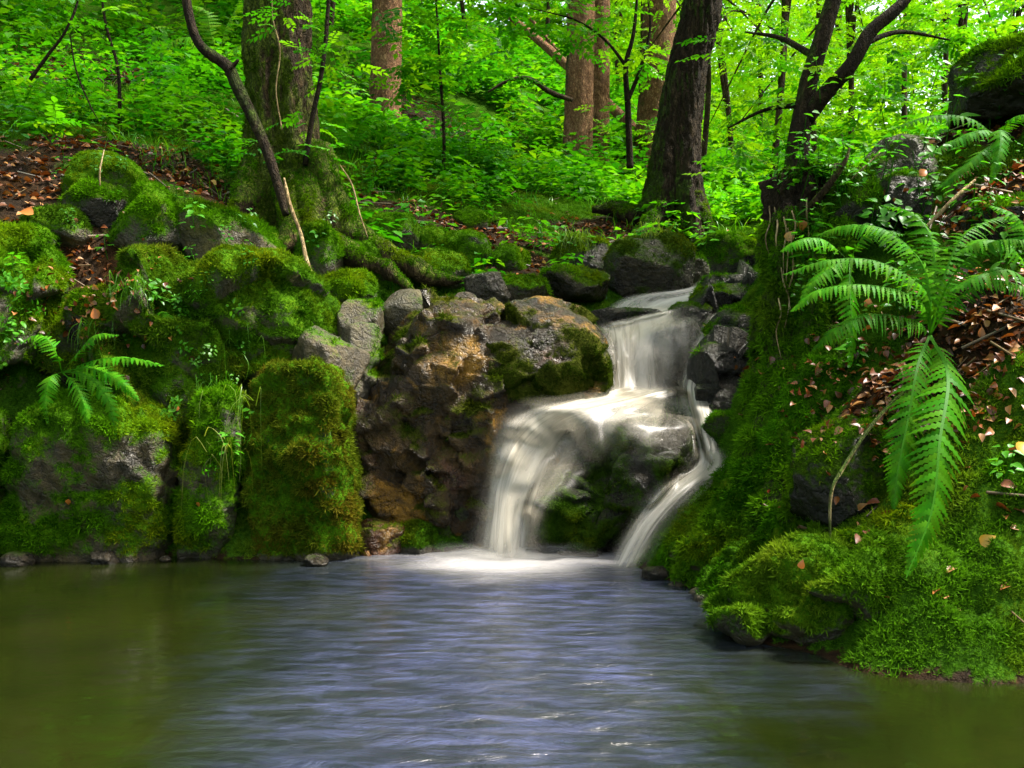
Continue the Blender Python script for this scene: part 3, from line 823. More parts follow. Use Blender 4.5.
# white mist of spray low over the foot
sheet("foot_foam", [((430, 540), (590, 540), 5.78), ((415, 552), (610, 552), 5.66), ((400, 566), (640, 566), 5.45)], mat_fall("foot_foam", .45, 4.0, 3.0, .45, (.55, .54, .52), .5, .4), .03)

# ------------------------------------------------------------------ foliage templates
def leaf_out(n=3, wid=.3, fold=.10, droop=.12):
    """a leaf of length 1 along y, folded at its midrib: 2*n quads-as-triangles"""
    t = np.linspace(0, 1, n + 2)
    V, F = [], []
    w = wid * np.sin(math.pi * t ** .8) ** .9
    mid = np.stack([t * 0, t, -droop * t ** 2], 1)
    V = list(mid)
    for s in (-1, 1):
        base = len(V)
        for i in range(1, n + 1):
            V.append([s * w[i], t[i] - .04, fold * w[i] / wid - droop * t[i] ** 2])
        a = [0] + list(range(base, base + n)) + [n + 1]
        for i in range(n + 1):
            m0, m1 = i, i + 1
            if i == 0: tr = [[0, m1, a[1]]]
            elif i == n: tr = [[m0, n + 1, a[n]]]
            else: tr = [[m0, m1, a[i + 1]], [m0, a[i + 1], a[i]]]
            for q in tr: F.append(q if s < 0 else q[::-1])
    return np.array(V, float), np.array(F, int)


L1V = np.array([[0, 0, 0], [-.3, .45, .07], [.3, .45, .07], [0, 1, -.1]], float)
L1F = np.array([[0, 2, 3], [0, 3, 1]])
L3V, L3F = leaf_out(3)


def compose(LV, LF, pos, B, sc):
    V, F, _ = scatter(LV, LF, np.asarray(pos, float), np.asarray(B), np.asarray(sc, float), np.ones((len(pos), 3)))
    return V, F


def spray_template(nl=11, lsize=.30, LV=L1V, LF=L1F, seed=0):
    g = np.random.default_rng(seed)
    pos, fw, up, sc = [], [], [], []
    for i in range(nl):
        t = (i + .6) / nl
        s = 1 if i % 2 else -1
        a = R(55 + g.uniform(-12, 12)) if i < nl - 1 else 0
        pos.append([.02 * s, t, -.12 * t * t + g.uniform(-.02, .02)])
        fw.append([s * math.sin(a), math.cos(a), g.uniform(-.35, .1)])
        up.append([g.uniform(-.3, .3), g.uniform(-.3, .3), 1])
        sc.append(lsize * g.uniform(.75, 1.15) * (1 - .35 * abs(t - .5)))
    V, F = compose(LV, LF, pos, frames(np.array(up), np.array(fw)), sc)
    tw = np.array([[-.012, 0, 0], [.012, 0, 0], [0, 1, -.12]])
    return np.concatenate([V, tw]), np.concatenate([F, [[len(V), len(V) + 1, len(V) + 2]]])


SPR = [spray_template(11, .30, seed=s) for s in range(3)]
SPRB = [spray_template(11, .30, L3V, L3F, seed=s + 9) for s in range(2)]


def plant_template(seed, whorls=3, LV=L1V, LF=L1F, hgt=1.0, ls=.38):
    g = np.random.default_rng(seed)
    pos, fw, up, sc = [], [], [], []
    for w in range(whorls):
        z = hgt * (w + 1) / whorls
        nl = g.integers(4, 7)
        for i in range(nl):
            a = 2 * math.pi * (i + g.uniform(-.25, .25)) / nl
            r = g.uniform(.05, .25) * (1.2 - .4 * w / whorls)
            pos.append([r * math.cos(a), r * math.sin(a), z * g.uniform(.85, 1.05)])
            fw.append([math.cos(a), math.sin(a), g.uniform(-.25, .2)])
            up.append([g.uniform(-.25, .25), g.uniform(-.25, .25), 1])
            sc.append(ls * g.uniform(.6, 1.2))
    V, F = compose(LV, LF, pos, frames(np.array(up), np.array(fw)), sc)
    st = np.array([[-.012, 0, -.3], [.012, 0, -.3], [.03, .02, hgt]])
    return np.concatenate([V, st]), np.concatenate([F, [[len(V), len(V) + 1, len(V) + 2]]])


PLT = [plant_template(s) for s in range(4)]
PLB = [plant_template(s + 20, 3, L3V, L3F) for s in range(4)]

GREENS = np.array([[.018, .13, .004], [.042, .20, .004], [.095, .27, .005], [.17, .33, .006]])


def greens(g, n, bias=0.0, noise_p=None):
    t = g.random(n) * .75 + bias
    if noise_p is not None:
        t = t + .5 * fbm(noise_p * .9 + 3, 3)
    t = np.clip(t, 0, .999) * 3
    i = np.minimum(t.astype(int), 2)
    f = (t - i)[:, None]
    return GREENS[i] * (1 - f) + GREENS[i + 1] * f


def rand_frames(g, n, tilt=.25):
    a = g.uniform(0, 2 * math.pi, n)
    up = np.stack([g.normal(0, tilt, n), g.normal(0, tilt, n), np.ones(n)], 1)
    return frames(unit(up), np.stack([np.cos(a), np.sin(a), np.zeros(n)], 1))


# ------------------------------------------------------------------ undergrowth on the slopes
def off_stream(p):
    a = np.array([P(600, 340, 7.0), P(650, 315, 7.4), P(700, 300, 7.7), P(745, 288, 8.3)])[:, :2]
    d = np.min([np.linalg.norm(p[:, :2] - (a[i] * (1 - t) + a[i + 1] * t), axis=1) for i in range(3) for t in (0, .33, .67, 1)], axis=0)
    return d > .42


def slope_points(g, n, ylo, yhi, upad=150, power=1.0):
    """random ground spots seen from the pool, evenly thick on the ground"""
    y = np.exp(g.uniform(math.log(ylo), math.log(yhi), n)) if power else g.uniform(ylo, yhi, n)
    u = g.uniform(-upad, 1024 + upad, n)
    x = (u - 512) / FPX * y
    p = np.column_stack([x, y, height(x, y)])
    return p[off_stream(p)]


g = np.random.default_rng(5)
parts = []
p = slope_points(g, 21000, 7.2, 34)
dens = np.clip(.32 + 1.9 * fbm(p * np.array([.9, .9, 0]) + 40, 3), 0, 1)
lit = litter_mask(p)
front = sstep(7.2, 10.5, p[:, 1] - .5 * np.maximum(-p[:, 0] - .6, 0) * 0 + np.where(p[:, 0] < -.8, .7, 0))
keep = (g.random(len(p)) < dens * (1 - .8 * lit) * (.12 + .88 * front))
p = p[keep]
for i in range(4):
    q = p[i::4]
    n = len(q)
    parts.append(scatter(*PLT[i], q, rand_frames(g, n), g.uniform(.16, .42, n) * np.clip(q[:, 1] / 11, .8, 1.7), greens(g, n, .0 + .45 * fbm(q * .55 + 70, 2), q)))
V, F, C = join(parts)
tag(mesh("undergrowth", V, F, M["leaf"], None, False, cols=C), "low leafy undergrowth covering the forest slope behind the rocks", "undergrowth", kind="stuff")

# grass on the mossy ground
def blade_template():
    t = np.linspace(0, 1, 5)
    V = []
    for s in t:
        w = .03 * (1 - s) + .002
        V += [[-w, .55 * s ** 2, s * (1 - .3 * s)], [w, .55 * s ** 2, s * (1 - .3 * s)]]
    F = [[2 * i, 2 * i + 1, 2 * i + 3, 2 * i + 2] for i in range(4)]
    return np.array(V), np.array(F)


BLV, BLF = blade_template()
p = slope_points(g, 14000, 6.6, 13)
dn = fbm(p * np.array([1.3, 1.3, 0]) + 80, 3)
p = p[(dn > .08) & (p[:, 2] > .3)]
n = len(p)
V, F, C = scatter(BLV, BLF, p, rand_frames(g, n, .3), g.uniform(.06, .2, n), greens(g, n, .1))
tag(mesh("grass", V, F, M["leaf"], None, False, cols=C), "short green grass among moss and leaves above the rocks", "grass", kind="stuff")

# dead leaves
DL = leaf_out(3, .36, .2, .25)
def dry_cols(g, n):
    pal = np.array([[.20, .058, .012], [.13, .036, .009], [.27, .095, .018], [.08, .026, .008], [.30, .14, .035]])
    return pal[g.integers(0, 5, n)] * g.uniform(.6, 1.2, (n, 1))


p = slope_points(g, 60000, 3.4, 16)
lm = litter_mask(p)
p = p[(g.random(len(p)) < lm * 1.2 + .02) & (p[:, 2] > .12)]
n = len(p)
p[:, 2] += g.uniform(.0, .025, n)
V, F, C = scatter(*DL, p, rand_frames(g, n, .5), g.uniform(.03, .07, n), dry_cols(g, n))
tag(mesh("leaf_litter", V, F, M["dry"], None, False, cols=C), "brown dead leaves lying in the hollows of the banks", "leaf litter", kind="stuff")

# ------------------------------------------------------------------ trees
def crown_arrays(g, blobs, n, size, bias, big=False):
    """sprays of leaves in flat tiers within the blobs: (centre, radius xyz)"""
    w = np.array([r[0] * r[1] * r[2] for c, r in blobs]) ** .67
    k = g.choice(len(blobs), n, p=w / w.sum())
    c = np.array([c for c, r in blobs])[k]
    r = np.array([r for c, r in blobs])[k]
    d = unit(g.normal(size=(n, 3))) * (g.random(n) ** .45)[:, None]
    d[:, 2] = np.round(d[:, 2] * 4) / 4 + g.normal(0, .05, n)      # tiers
    p = c + d * r
    dn = fbm(p * 1.1 / np.sqrt(size * 3) + 60, 3)
    keep = dn > -.22
    p, d = p[keep], d[keep]
    n = len(p)
    out = np.stack([d[:, 0], d[:, 1], np.full(n, -.1)], 1) + g.normal(size=(n, 3)) * np.array([.7, .7, .18])
    B = frames(unit(np.stack([g.normal(0, .25, n), g.normal(0, .25, n), np.ones(n)], 1)), out)
    T = SPRB if big else SPR
    col = greens(g, n, bias, p)
    s = size * g.uniform(.7, 1.3, n)
    return join([scatter(*T[i], p[i::len(T)], B[i::len(T)], s[i::len(T)], col[i::len(T)]) for i in range(len(T))])


def tree(name, label, path, rad, mat, blobs=None, n=0, size=.5, bias=.1, seed=0, seg=16, rough=.15, freq=4, flute=0, nf=5, roots=(), limbs=(), mossb=.0, mossz=0.0, group=None, cat="tree", big=False, rings=None, lift=.1):
    g = np.random.default_rng(300 + seed)
    base = np.asarray(path[0], float)
    o = empty(name, label, cat, tuple(base), group)
    V, F = joinq([tube(path, rad, seg, rings or (260 if seg >= 80 else len(path) * 14), rough, freq, flute, nf, seed)] +
                 [tube(a, r, 12, 24, rough * 1.2, freq, 0, 5, seed + 3 + i) for i, (a, r) in enumerate(limbs)])
    N = vnormals(V, F)
    hz = V[:, 2] - base[2]
    mo = np.clip(mossb + mossz * np.exp(-hz / .7) + .5 * fbm(V * 2.0 + seed, 4) - .4 * N[:, 0], 0, 1)
    mesh("trunk", local(o, V), F, mat, o, pt={"moss": mo})
    for i, (a, r) in enumerate(roots):
        a = [np.array(q, float) for q in a]
        for q, rq in list(zip(a, r))[1:]:
            gz = on_ground(q[0], q[1])
            q[2] = max(min(q[2], gz + lift), gz + .6 * rq)
        V2, F2 = tube(a, np.array(r) * .95, 22, 60, .7, 8, 0, 5, seed + 11 + i)
        N2 = vnormals(V2, F2)
        m2 = np.clip(.45 + .7 * N2[:, 2] + .8 * fbm(V2 * 3 + seed, 4), 0, 1)
        ro = mesh("root", local(o, V2), F2, mat, o, pt={"moss": m2})
        moss_on("moss", local(o, V2), F2, N2, sstep(.3, .8, m2), 7000, .016, ro, .3, seed=500 + seed * 10 + i, loc=base)
    if mossz > .3:
        moss_on("moss", local(o, V), F, N, sstep(.45, .9, mo) * (hz < 1.6), 5000, .015, o, .3, (.02, .045, .003), (.07, .12, .008), (.12, .13, .012), seed=900 + seed, loc=base)
    if blobs:
        V3, F3, C3 = crown_arrays(g, blobs, n, size, bias, big)
        mesh("crown", local(o, V3), F3, M["leaf"], o, False, cols=C3)
    return o


def crown_blobs(g, c, r, n, flat=.45):
    out = []
    for i in range(n):
        d = unit(g.normal(size=3)) * g.uniform(.3, .85)
        out.append((np.asarray(c) + d * np.asarray(r), np.asarray(r) * g.uniform(.3, .5) * np.array([1, 1, flat / .45])))
    return out


gt = np.random.default_rng(77)
# big mossy trunk on the left bank
t0 = P(284, 232, 7.65)
tp = t0 + np.array([-.02, .2, 9.5])
tree("beech_tree", "thick trunk with mossy bark and roots spreading over the left bank", [t0 - (0, 0, .25), P(284, 200, 7.65), P(280, 140, 7.65), P(277, 60, 7.65), P(277, 0, 7.65), P(277, -180, 7.7), tp],
     [.47, .37, .29, .26, .25, .23, .14], M["beech"], crown_blobs(gt, tp + (-.8, .6, 0), (3.2, 3.2, 1.8), 14), 260, .9, .05, 1, 110, .2, 5, [.22, .16, .08, .05, .04, .03, 0], 5,
     [([P(262, 165, 7.5), P(246, 192, 7.3), P(234, 215, 7.15), P(226, 240, 7.05)], [.13, .11, .08, .03]),
      ([P(290, 180, 7.4), P(292, 215, 7.15), P(284, 245, 7.0), P(262, 272, 6.9)], [.13, .11, .08, .03]),
      ([P(312, 150, 7.5), P(340, 172, 7.35), P(366, 198, 7.25), P(398, 232, 7.15), P(440, 262, 7.05), P(462, 280, 7.0)], [.15, .14, .12, .09, .06, .02]),
      ([P(300, 180, 7.4), P(318, 214, 7.15), P(345, 232, 7.05), P(385, 246, 6.98), P(412, 270, 6.9)], [.13, .11, .09, .06, .02]),
      ([P(255, 180, 7.65), P(240, 190, 7.7), P(225, 200, 7.75)], [.1, .07, .03])], (), .52, .85, big=False, lift=.2)
# right leaning trunk
t0 = P(676, 232, 9.2)
tp = t0 + np.array([1.3, .3, 9])
tree("maple_tree", "dark leaning trunk with lichen spots standing over the top of the stream", [t0 - (0, 0, .3), P(674, 205, 9.2), P(676, 150, 9.2), P(687, 70, 9.2), P(703, 0, 9.2), P(730, -150, 9.25), tp],
     [.36, .29, .225, .195, .19, .17, .1], M["darkbark"], crown_blobs(gt, tp + (.4, .8, 0), (3.0, 3.0, 1.6), 12), 200, .9, .1, 2, 100, .2, 5, [.2, .14, .07, .05, .04, .03, 0], 5,
     [([P(662, 195, 9.1), P(640, 185, 9.2), P(615, 186, 9.3), P(592, 200, 9.3)], [.13, .11, .08, .03]),
      ([P(660, 210, 9.0), P(645, 228, 8.8), P(628, 240, 8.7)], [.12, .08, .03]),
      ([P(690, 200, 9.1), P(706, 218, 9.0), P(718, 238, 8.9)], [.12, .09, .03])], (), .12, .55)
# spruces behind
for i, (lab, ut, ub, vb, Y, r) in enumerate([
        ("reddish brown spruce trunk standing on the left of the slope, partly behind leaves", 387, 384, 152, 13.0, .21),
        ("straight pinkish brown spruce trunk, the front one of the close pair", 581, 577, 176, 14.0, .205),
        ("darker spruce trunk close behind the straight pinkish one", 600, 598, 172, 14.9, .16),
        ("pale pink spruce trunk just left of the dark leaning tree", 660, 652, 165, 15.5, .27)]):
    b0 = P(ub, vb, Y)
    b0[2] = min(b0[2], on_ground(b0[0], b0[1]) + .05) - .15
    t1 = P(ut, 0, Y)
    tp = t1 + np.array([0, 0, 11.0])
    tree("spruce_tree", lab, [b0, b0 + (0, 0, .35), (b0 + t1) / 2, t1, t1 + (0, 0, 4), tp], [r * 1.45, r * 1.12, r, r * .95, r * .85, r * .4], M["spruce"],
         crown_blobs(gt, tp - (0, 0, 2), (1.8, 1.8, 3), 8, .45), 130, .9, -.1, 20 + i, 28, .09, 9, [.1, .05, .02, 0, 0, 0], 6, mossb=.0, mossz=.15)

# twin-stemmed tree behind the right bank
b0 = P(792, 190, 6.9); b0[2] -= .3
tree("hazel_tree", "dark forked tree with two slanting stems behind the right bank", [b0, P(797, 160, 6.9), P(803, 110, 6.9), P(815, 60, 6.9), P(833, 0, 6.9), P(870, -150, 7.0), P(900, -330, 7.2)],
     [.10, .085, .068, .06, .055, .045, .02], M["darkbark"],
     [(P(u, v, y), np.array(r)) for u, v, y, r in [(760, 40, 7.6, (.5, .6, .18)), (780, 110, 7.4, (.4, .5, .15)), (860, 90, 7.2, (.5, .5, .2)), (930, 40, 7.5, (.6, .6, .2)), (900, 130, 6.7, (.45, .4, .14)), (990, 20, 7.0, (.6, .5, .2)),
                                                   (740, 160, 7.9, (.35, .5, .15)), (830, 150, 6.8, (.4, .4, .12)), (900, -120, 7.5, (1.2, 1.2, .5)), (820, -200, 7.6, (1.2, 1.2, .5))]], 760, .21, .15, 31, 14, .2, 9,
     limbs=[([P(806, 120, 6.9), P(826, 92, 6.8), P(850, 66, 6.7), P(872, 30, 6.7), P(905, 0, 6.7), P(960, -80, 6.8)], [.055, .055, .05, .045, .04, .015]),
            ([P(846, 72, 6.72), P(825, 100, 6.8), P(836, 92, 6.75)], [.03, .02, .01]),
            ([P(812, 55, 6.9), P(780, 38, 7.1), P(745, 32, 7.3)], [.025, .018, .006]),
            ([P(860, 45, 6.7), P(900, 32, 6.9), P(950, 40, 7.1)], [.022, .016, .006]),
            ([P(800, 105, 6.95), P(765, 110, 7.2), P(728, 128, 7.4)], [.022, .015, .006])], mossb=.1, big=True)

# slim saplings
def sapling(label, pts, rad, blobs, n, size, seed, mat="darkbark", bias=.1, name="sapling", group=None, limbs=(), big=False):
    return tree(name, label, pts, rad, M[mat], blobs, n, size, bias, seed, 8, .1, 8, 0, 5, limbs=limbs, group=group, cat="young tree", big=big)


sapling("slim bent sapling growing up close to the right side of the thick mossy trunk", [P(305, 165, 7.3), P(312, 120, 7.3), P(322, 70, 7.3), P(328, 10, 7.3), P(332, -80, 7.3), P(330, -200, 7.4)],
        [.022, .02, .018, .016, .012, .005], [(P(u, v, y), np.array(r)) for u, v, y, r in [(325, 60, 7.25, (.25, .3, .25)), (300, 120, 7.2, (.2, .2, .12)), (330, 150, 7.2, (.22, .2, .06)), (340, -60, 7.3, (.5, .5, .3)), (262, 150, 7.1, (.15, .15, .1)), (290, 20, 7.1, (.15, .15, .2))]], 110, .17, 41, bias=-.05)
sapling("thin dark sapling between the spruce pair and the pale spruce", [P(630, 168, 11), P(628, 110, 11), P(626, 66, 11), P(634, 30, 11), P(640, -40, 11)], [.04, .035, .03, .02, .008],
        [(P(u, v, y), np.array(r)) for u, v, y, r in [(600, 30, 11, (.5, .6, .2)), (560, 10, 11, (.5, .6, .2)), (650, 60, 10.6, (.35, .5, .2)), (640, 110, 11, (.3, .4, .15)), (520, 20, 11.2, (.6, .6, .2)), (480, 60, 11.3, (.6, .6, .2)), (640, -60, 11, (.8, .8, .5))]], 200, .32, 42,
        limbs=[([P(628, 100, 11), P(640, 70, 11), P(650, 30, 11), P(648, 0, 11)], [.025, .02, .015, .006]), ([P(626, 66, 11), P(605, 40, 11), P(575, 20, 11), P(530, 8, 11)], [.02, .015, .01, .005])])
sapling("young beech with thin stem in front of the slope, left of the front spruce", [P(442, 200, 10), P(444, 140, 10), P(440, 70, 10), P(436, 0, 10), P(430, -90, 10)], [.02, .018, .014, .01, .005],
        [(P(u, v, y), np.array(r)) for u, v, y, r in [(440, 30, 9.8, (.55, .5, .16)), (470, 70, 9.8, (.45, .5, .14)), (410, 75, 9.8, (.4, .4, .12)), (450, 120, 10, (.5, .4, .12)), (400, 15, 9.7, (.5, .5, .14)), (430, -60, 10, (.7, .7, .4)), (490, 130, 10.2, (.3, .3, .1))]], 190, .28, 43)
sapling("thin sapling with sparse leaves high on the left slope", [P(120, 130, 8.5), P(118, 70, 8.5), P(105, 20, 8.5), P(95, -60, 8.5)], [.018, .015, .012, .005],
        [(P(u, v, y), np.array(r)) for u, v, y, r in [(110, 20, 8.4, (.4, .4, .14)), (70, 50, 8.4, (.3, .3, .1)), (150, 60, 8.6, (.35, .3, .1)), (100, -50, 8.4, (.7, .6, .3))]], 80, .25, 44)
sapling("leafy sapling with a thin crooked stem leaning in at the upper left corner", [P(30, 80, 7.2), P(48, 55, 7.2), P(66, 30, 7.2), P(80, -10, 7.2), P(85, -90, 7.2)], [.014, .012, .010, .008, .004],
        [(P(u, v, y), np.array(r)) for u, v, y, r in [(30, 120, 7.0, (.3, .25, .06)), (20, 20, 7.2, (.35, .3, .1)), (80, 10, 7.2, (.3, .3, .1)), (40, -70, 7.2, (.5, .5, .3))]], 70, .22, 45, big=True)

# airy woodland trees behind, each with its own crown
far = [(700, 230, 14, 5.5), (735, 225, 17, 6.5), (770, 222, 13, 6.0), (815, 215, 20, 7.5), (850, 210, 15, 6), (905, 205, 22, 8.5), (955, 200, 17, 7), (1010, 190, 24, 9), (1060, 180, 16, 7), (640, 190, 22, 7.5),
       (700, 215, 26, 9.0), (545, 120, 24, 7), (470, 110, 21, 6), (330, 90, 17, 6), (420, 80, 25, 7), (240, 60, 16, 5.5), (60, 30, 17, 6), (150, 20, 20, 6), (-60, 30, 14, 6), (840, 208, 30, 11), (940, 200, 33, 12), (760, 214, 32, 10), (620, 150, 30, 8), (1060, 200, 34, 12)]
for i, (u, v, Y, h) in enumerate(far):
    b0 = P(u, v, Y); b0[2] = on_ground(b0[0], b0[1]) - .1
    lean = gt.normal(0, .25, 2)
    tp = b0 + np.array([lean[0], lean[1], h * .9])
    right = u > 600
    blobs = [(b0 + np.array([gt.normal(0, .17 * h), gt.normal(0, .17 * h), h * gt.uniform(.12 if right else .22, 1.0)]), np.array([.16 * h, .16 * h, .05 * h]) * gt.uniform(.7, 1.3)) for _ in range(16)]
    limbs = [([b0 + (tp - b0) * .4 * gt.uniform(.7, 1.3), (b0 + tp) / 2 + (c - b0) * .15, c], [.03, .02, .006]) for c, r in blobs[:7]]
    sapling("slender leafy woodland tree on the slope behind the stream, leaves glowing in back light" if right else "leafy young tree on the steep slope behind the left bank",
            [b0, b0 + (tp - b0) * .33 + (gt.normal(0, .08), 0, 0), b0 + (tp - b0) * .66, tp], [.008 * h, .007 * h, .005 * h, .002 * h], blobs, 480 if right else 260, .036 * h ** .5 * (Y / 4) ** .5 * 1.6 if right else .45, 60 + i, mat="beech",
            bias=.48 if right else .1, name="woodland_tree", group="airy woodland trees right of the spruces" if right else "young trees on the left slope", limbs=limbs)

# far wood closing the view
g = np.random.default_rng(99)
n = 26000
az = g.uniform(R(-60), R(60), n)
Yd = g.uniform(36, 62, n)
x = np.tan(az) * Yd * .75
z = height(x, Yd) + g.random(n) ** 1.2 * np.where(x > 2, 17, 13)
p = np.column_stack([x, Yd, z])
el = (p[:, 2] - CAMZ) / p[:, 1]
p = p[fbm(p * .16 + 7, 3) > -.16 + .2 * sstep(.2, .42, el)]
n = len(p)
V, F, C = join([scatter(*SPR[i], p[i::3], rand_frames(g, len(p[i::3]), .4), g.uniform(1.0, 2.0, len(p[i::3])), greens(g, len(p[i::3]), .25)) for i in range(3)])
tag(mesh("distant_woods", V, F, M["leaf"], None, False, cols=C), "far green wood closing the view behind the slope", "woods", kind="stuff")

def surf(u, v, y=6.0):
    d = unit(P(u, v, 5) - CAM)
    h = SBVH.ray_cast(Vector(CAM), Vector(d))
    return np.array(h[0]) if h[0] is not None else P(u, v, y)


# fallen trunk, branches
def stick(name, label, pts, rad, mat, cat, seg=10, mossb=0.0, rough=.15, group=None, subs=()):
    o_pt = np.asarray(pts[0], float)
    V, F = joinq([tube(pts, rad, seg, len(pts) * 8, rough, 9, 0, 5, len(label))] + [tube(a, r, 6, len(a) * 5, rough, 9) for a, r in subs])
    N = vnormals(V, F)
    o = mesh(name, V - o_pt, F, M[mat], None, pt={"moss": np.clip(mossb + .4 * N[:, 2] * (mossb > 0) + .5 * fbm(V * 4, 3), 0, 1) if mossb else np.zeros(len(V))})
    o.location = o_pt
    return tag(o, label, cat, group)


stick("fallen_log", "fallen reddish log slanting down the slope behind the spruce pair", [P(505, 12, 18), P(545, 46, 17.2), P(585, 82, 16.6), P(640, 135, 16)], [.06, .075, .085, .09], "spruce", "log", 16)
stick("fallen_log", "thin second log slanting just above the thicker fallen one", [P(530, 18, 18.3), P(565, 58, 17.6), P(600, 90, 17)], [.03, .035, .04], "spruce", "log", 10)
stick("dead_branch", "long crooked dead branch leaning across the thick mossy trunk, its dark upper stretch", [P(183, -40, 6.9), P(188, 10, 6.9), P(200, 45, 6.88), P(227, 66, 6.85), P(238, 88, 6.82), P(262, 138, 6.75), P(276, 178, 6.7), P(286, 215, 6.65)],
      [.03, .032, .036, .04, .044, .038, .034, .025], "darkbark", "branch", 12, .25, subs=[([P(232, 68, 6.85), P(238, 60, 6.8), P(230, 70, 6.8)], [.02, .01, .005])])
stick("broken_stick", "pale barkless stick standing upright below the dead branch", [P(284, 178, 6.72), P(290, 205, 6.68), P(301, 235, 6.62), P(307, 262, 6.55), P(318, 287, 6.5)], [.006, .017, .013, .015, .006], "deadwood", "stick", 8, rough=.5)
stick("bent_branch", "bent bare branch arching over the undergrowth left of the front spruce", [P(488, 92, 13), P(510, 80, 13), P(530, 79, 13), P(550, 92, 13), P(572, 100, 13.2)], [.012, .025, .03, .035, .03], "beech", "branch", 8)
stick("hanging_root", "pale thin root hanging in a curve from the hanging fern to the moss ledge", [P(930, 372, 4.25), P(900, 396, 4.2), P(872, 425, 4.1), P(842, 470, 4.0), P(831, 495, 3.95), P(830, 545, 3.92)], [.007, .009, .008, .008, .007, .004], "deadwood", "root", 7, .5)
stick("dry_twig", "thin mossy twig propped diagonally beside the stump top", [P(802, 215, 5.3), P(825, 190, 5.2), P(843, 165, 5.15), P(850, 148, 5.15)], [.022, .02, .014, .006], "beech", "twig", 7, .35)
stick("dry_twig", "bare forked twig curving before the dark olive rock", [P(845, 185, 5.3), P(866, 166, 5.2), P(880, 152, 5.2)], [.004, .006, .003], "deadwood", "twig", 6)
stick("dry_twig", "straw-brown twig lying across the leaves at the right edge", [P(925, 228, 4.95), P(955, 198, 4.95), P(975, 180, 5.0)], [.008, .011, .006], "deadwood", "twig", 6)
stick("dry_twig", "thin pale twig rising behind the mossy stones of the left terrace", [P(100, 186, 6.55), P(100, 170, 6.55), P(104, 150, 6.6)], [.005, .006, .004], "deadwood", "twig", 6)
stick("dry_twig", "long bare twig drooping beside the right roots of the thick trunk", [P(340, 165, 7.0), P(352, 185, 7.0), P(360, 215, 6.95), P(368, 238, 6.95)], [.004, .006, .006, .003], "deadwood", "twig", 6)
stick("ivy_stem", "thin pale climbing stem running up the face of the thick mossy trunk", [P(282, 130, 7.33), P(276, 90, 7.35), P(280, 50, 7.36), P(272, 10, 7.38), P(276, -60, 7.4)], [.006, .006, .005, .005, .003], "deadwood", "stem", 6)
stick("dry_twig", "dark straight twig hanging down at the upper left", [P(70, 35, 7.3), P(76, 70, 7.3), P(90, 105, 7.3), P(98, 120, 7.3)], [.006, .007, .006, .003], "darkbark", "twig", 6)

gs = np.random.default_rng(8)
for k in range(9):
    u0, v0 = gs.uniform(768, 806), gs.uniform(186, 300)
    d_ = [surf(u0, v0 + q) + np.array([gs.normal(0, .012), -.02, 0]) for q in (0, 16, 34, 60)]
    stick("hanging_root", "thin bare root fibre hanging down the mossy stump", d_, [.004, .005, .004, .0015], "deadwood", "root", 5, group="root fibres on the stump")
tw = np.array([[-.5, -.03, 0], [-.5, .03, 0], [-.5, 0, .05], [.5, -.02, .06], [.5, .02, .06], [.5, 0, .1]])
twf = np.array([[0, 1, 4], [0, 4, 3], [1, 2, 5], [1, 5, 4], [2, 0, 3], [2, 3, 5]])
p = slope_points(gs, 9000, 3.4, 11)
p = p[(gs.random(len(p)) < litter_mask(p) * .35 + .015) & (p[:, 2] > .15)]
p[:, 2] += .015
V, F, C = scatter(tw, twf, p, rand_frames(gs, len(p), .35), gs.uniform(.06, .28, len(p)), np.array([[.10, .065, .03]]) * gs.uniform(.3, 1.6, (len(p), 1)))
tag(mesh("twig_litter", V, F, M["dry"], None, False, cols=C), "fallen twigs lying among the dead leaves on the banks", "twigs", kind="stuff")

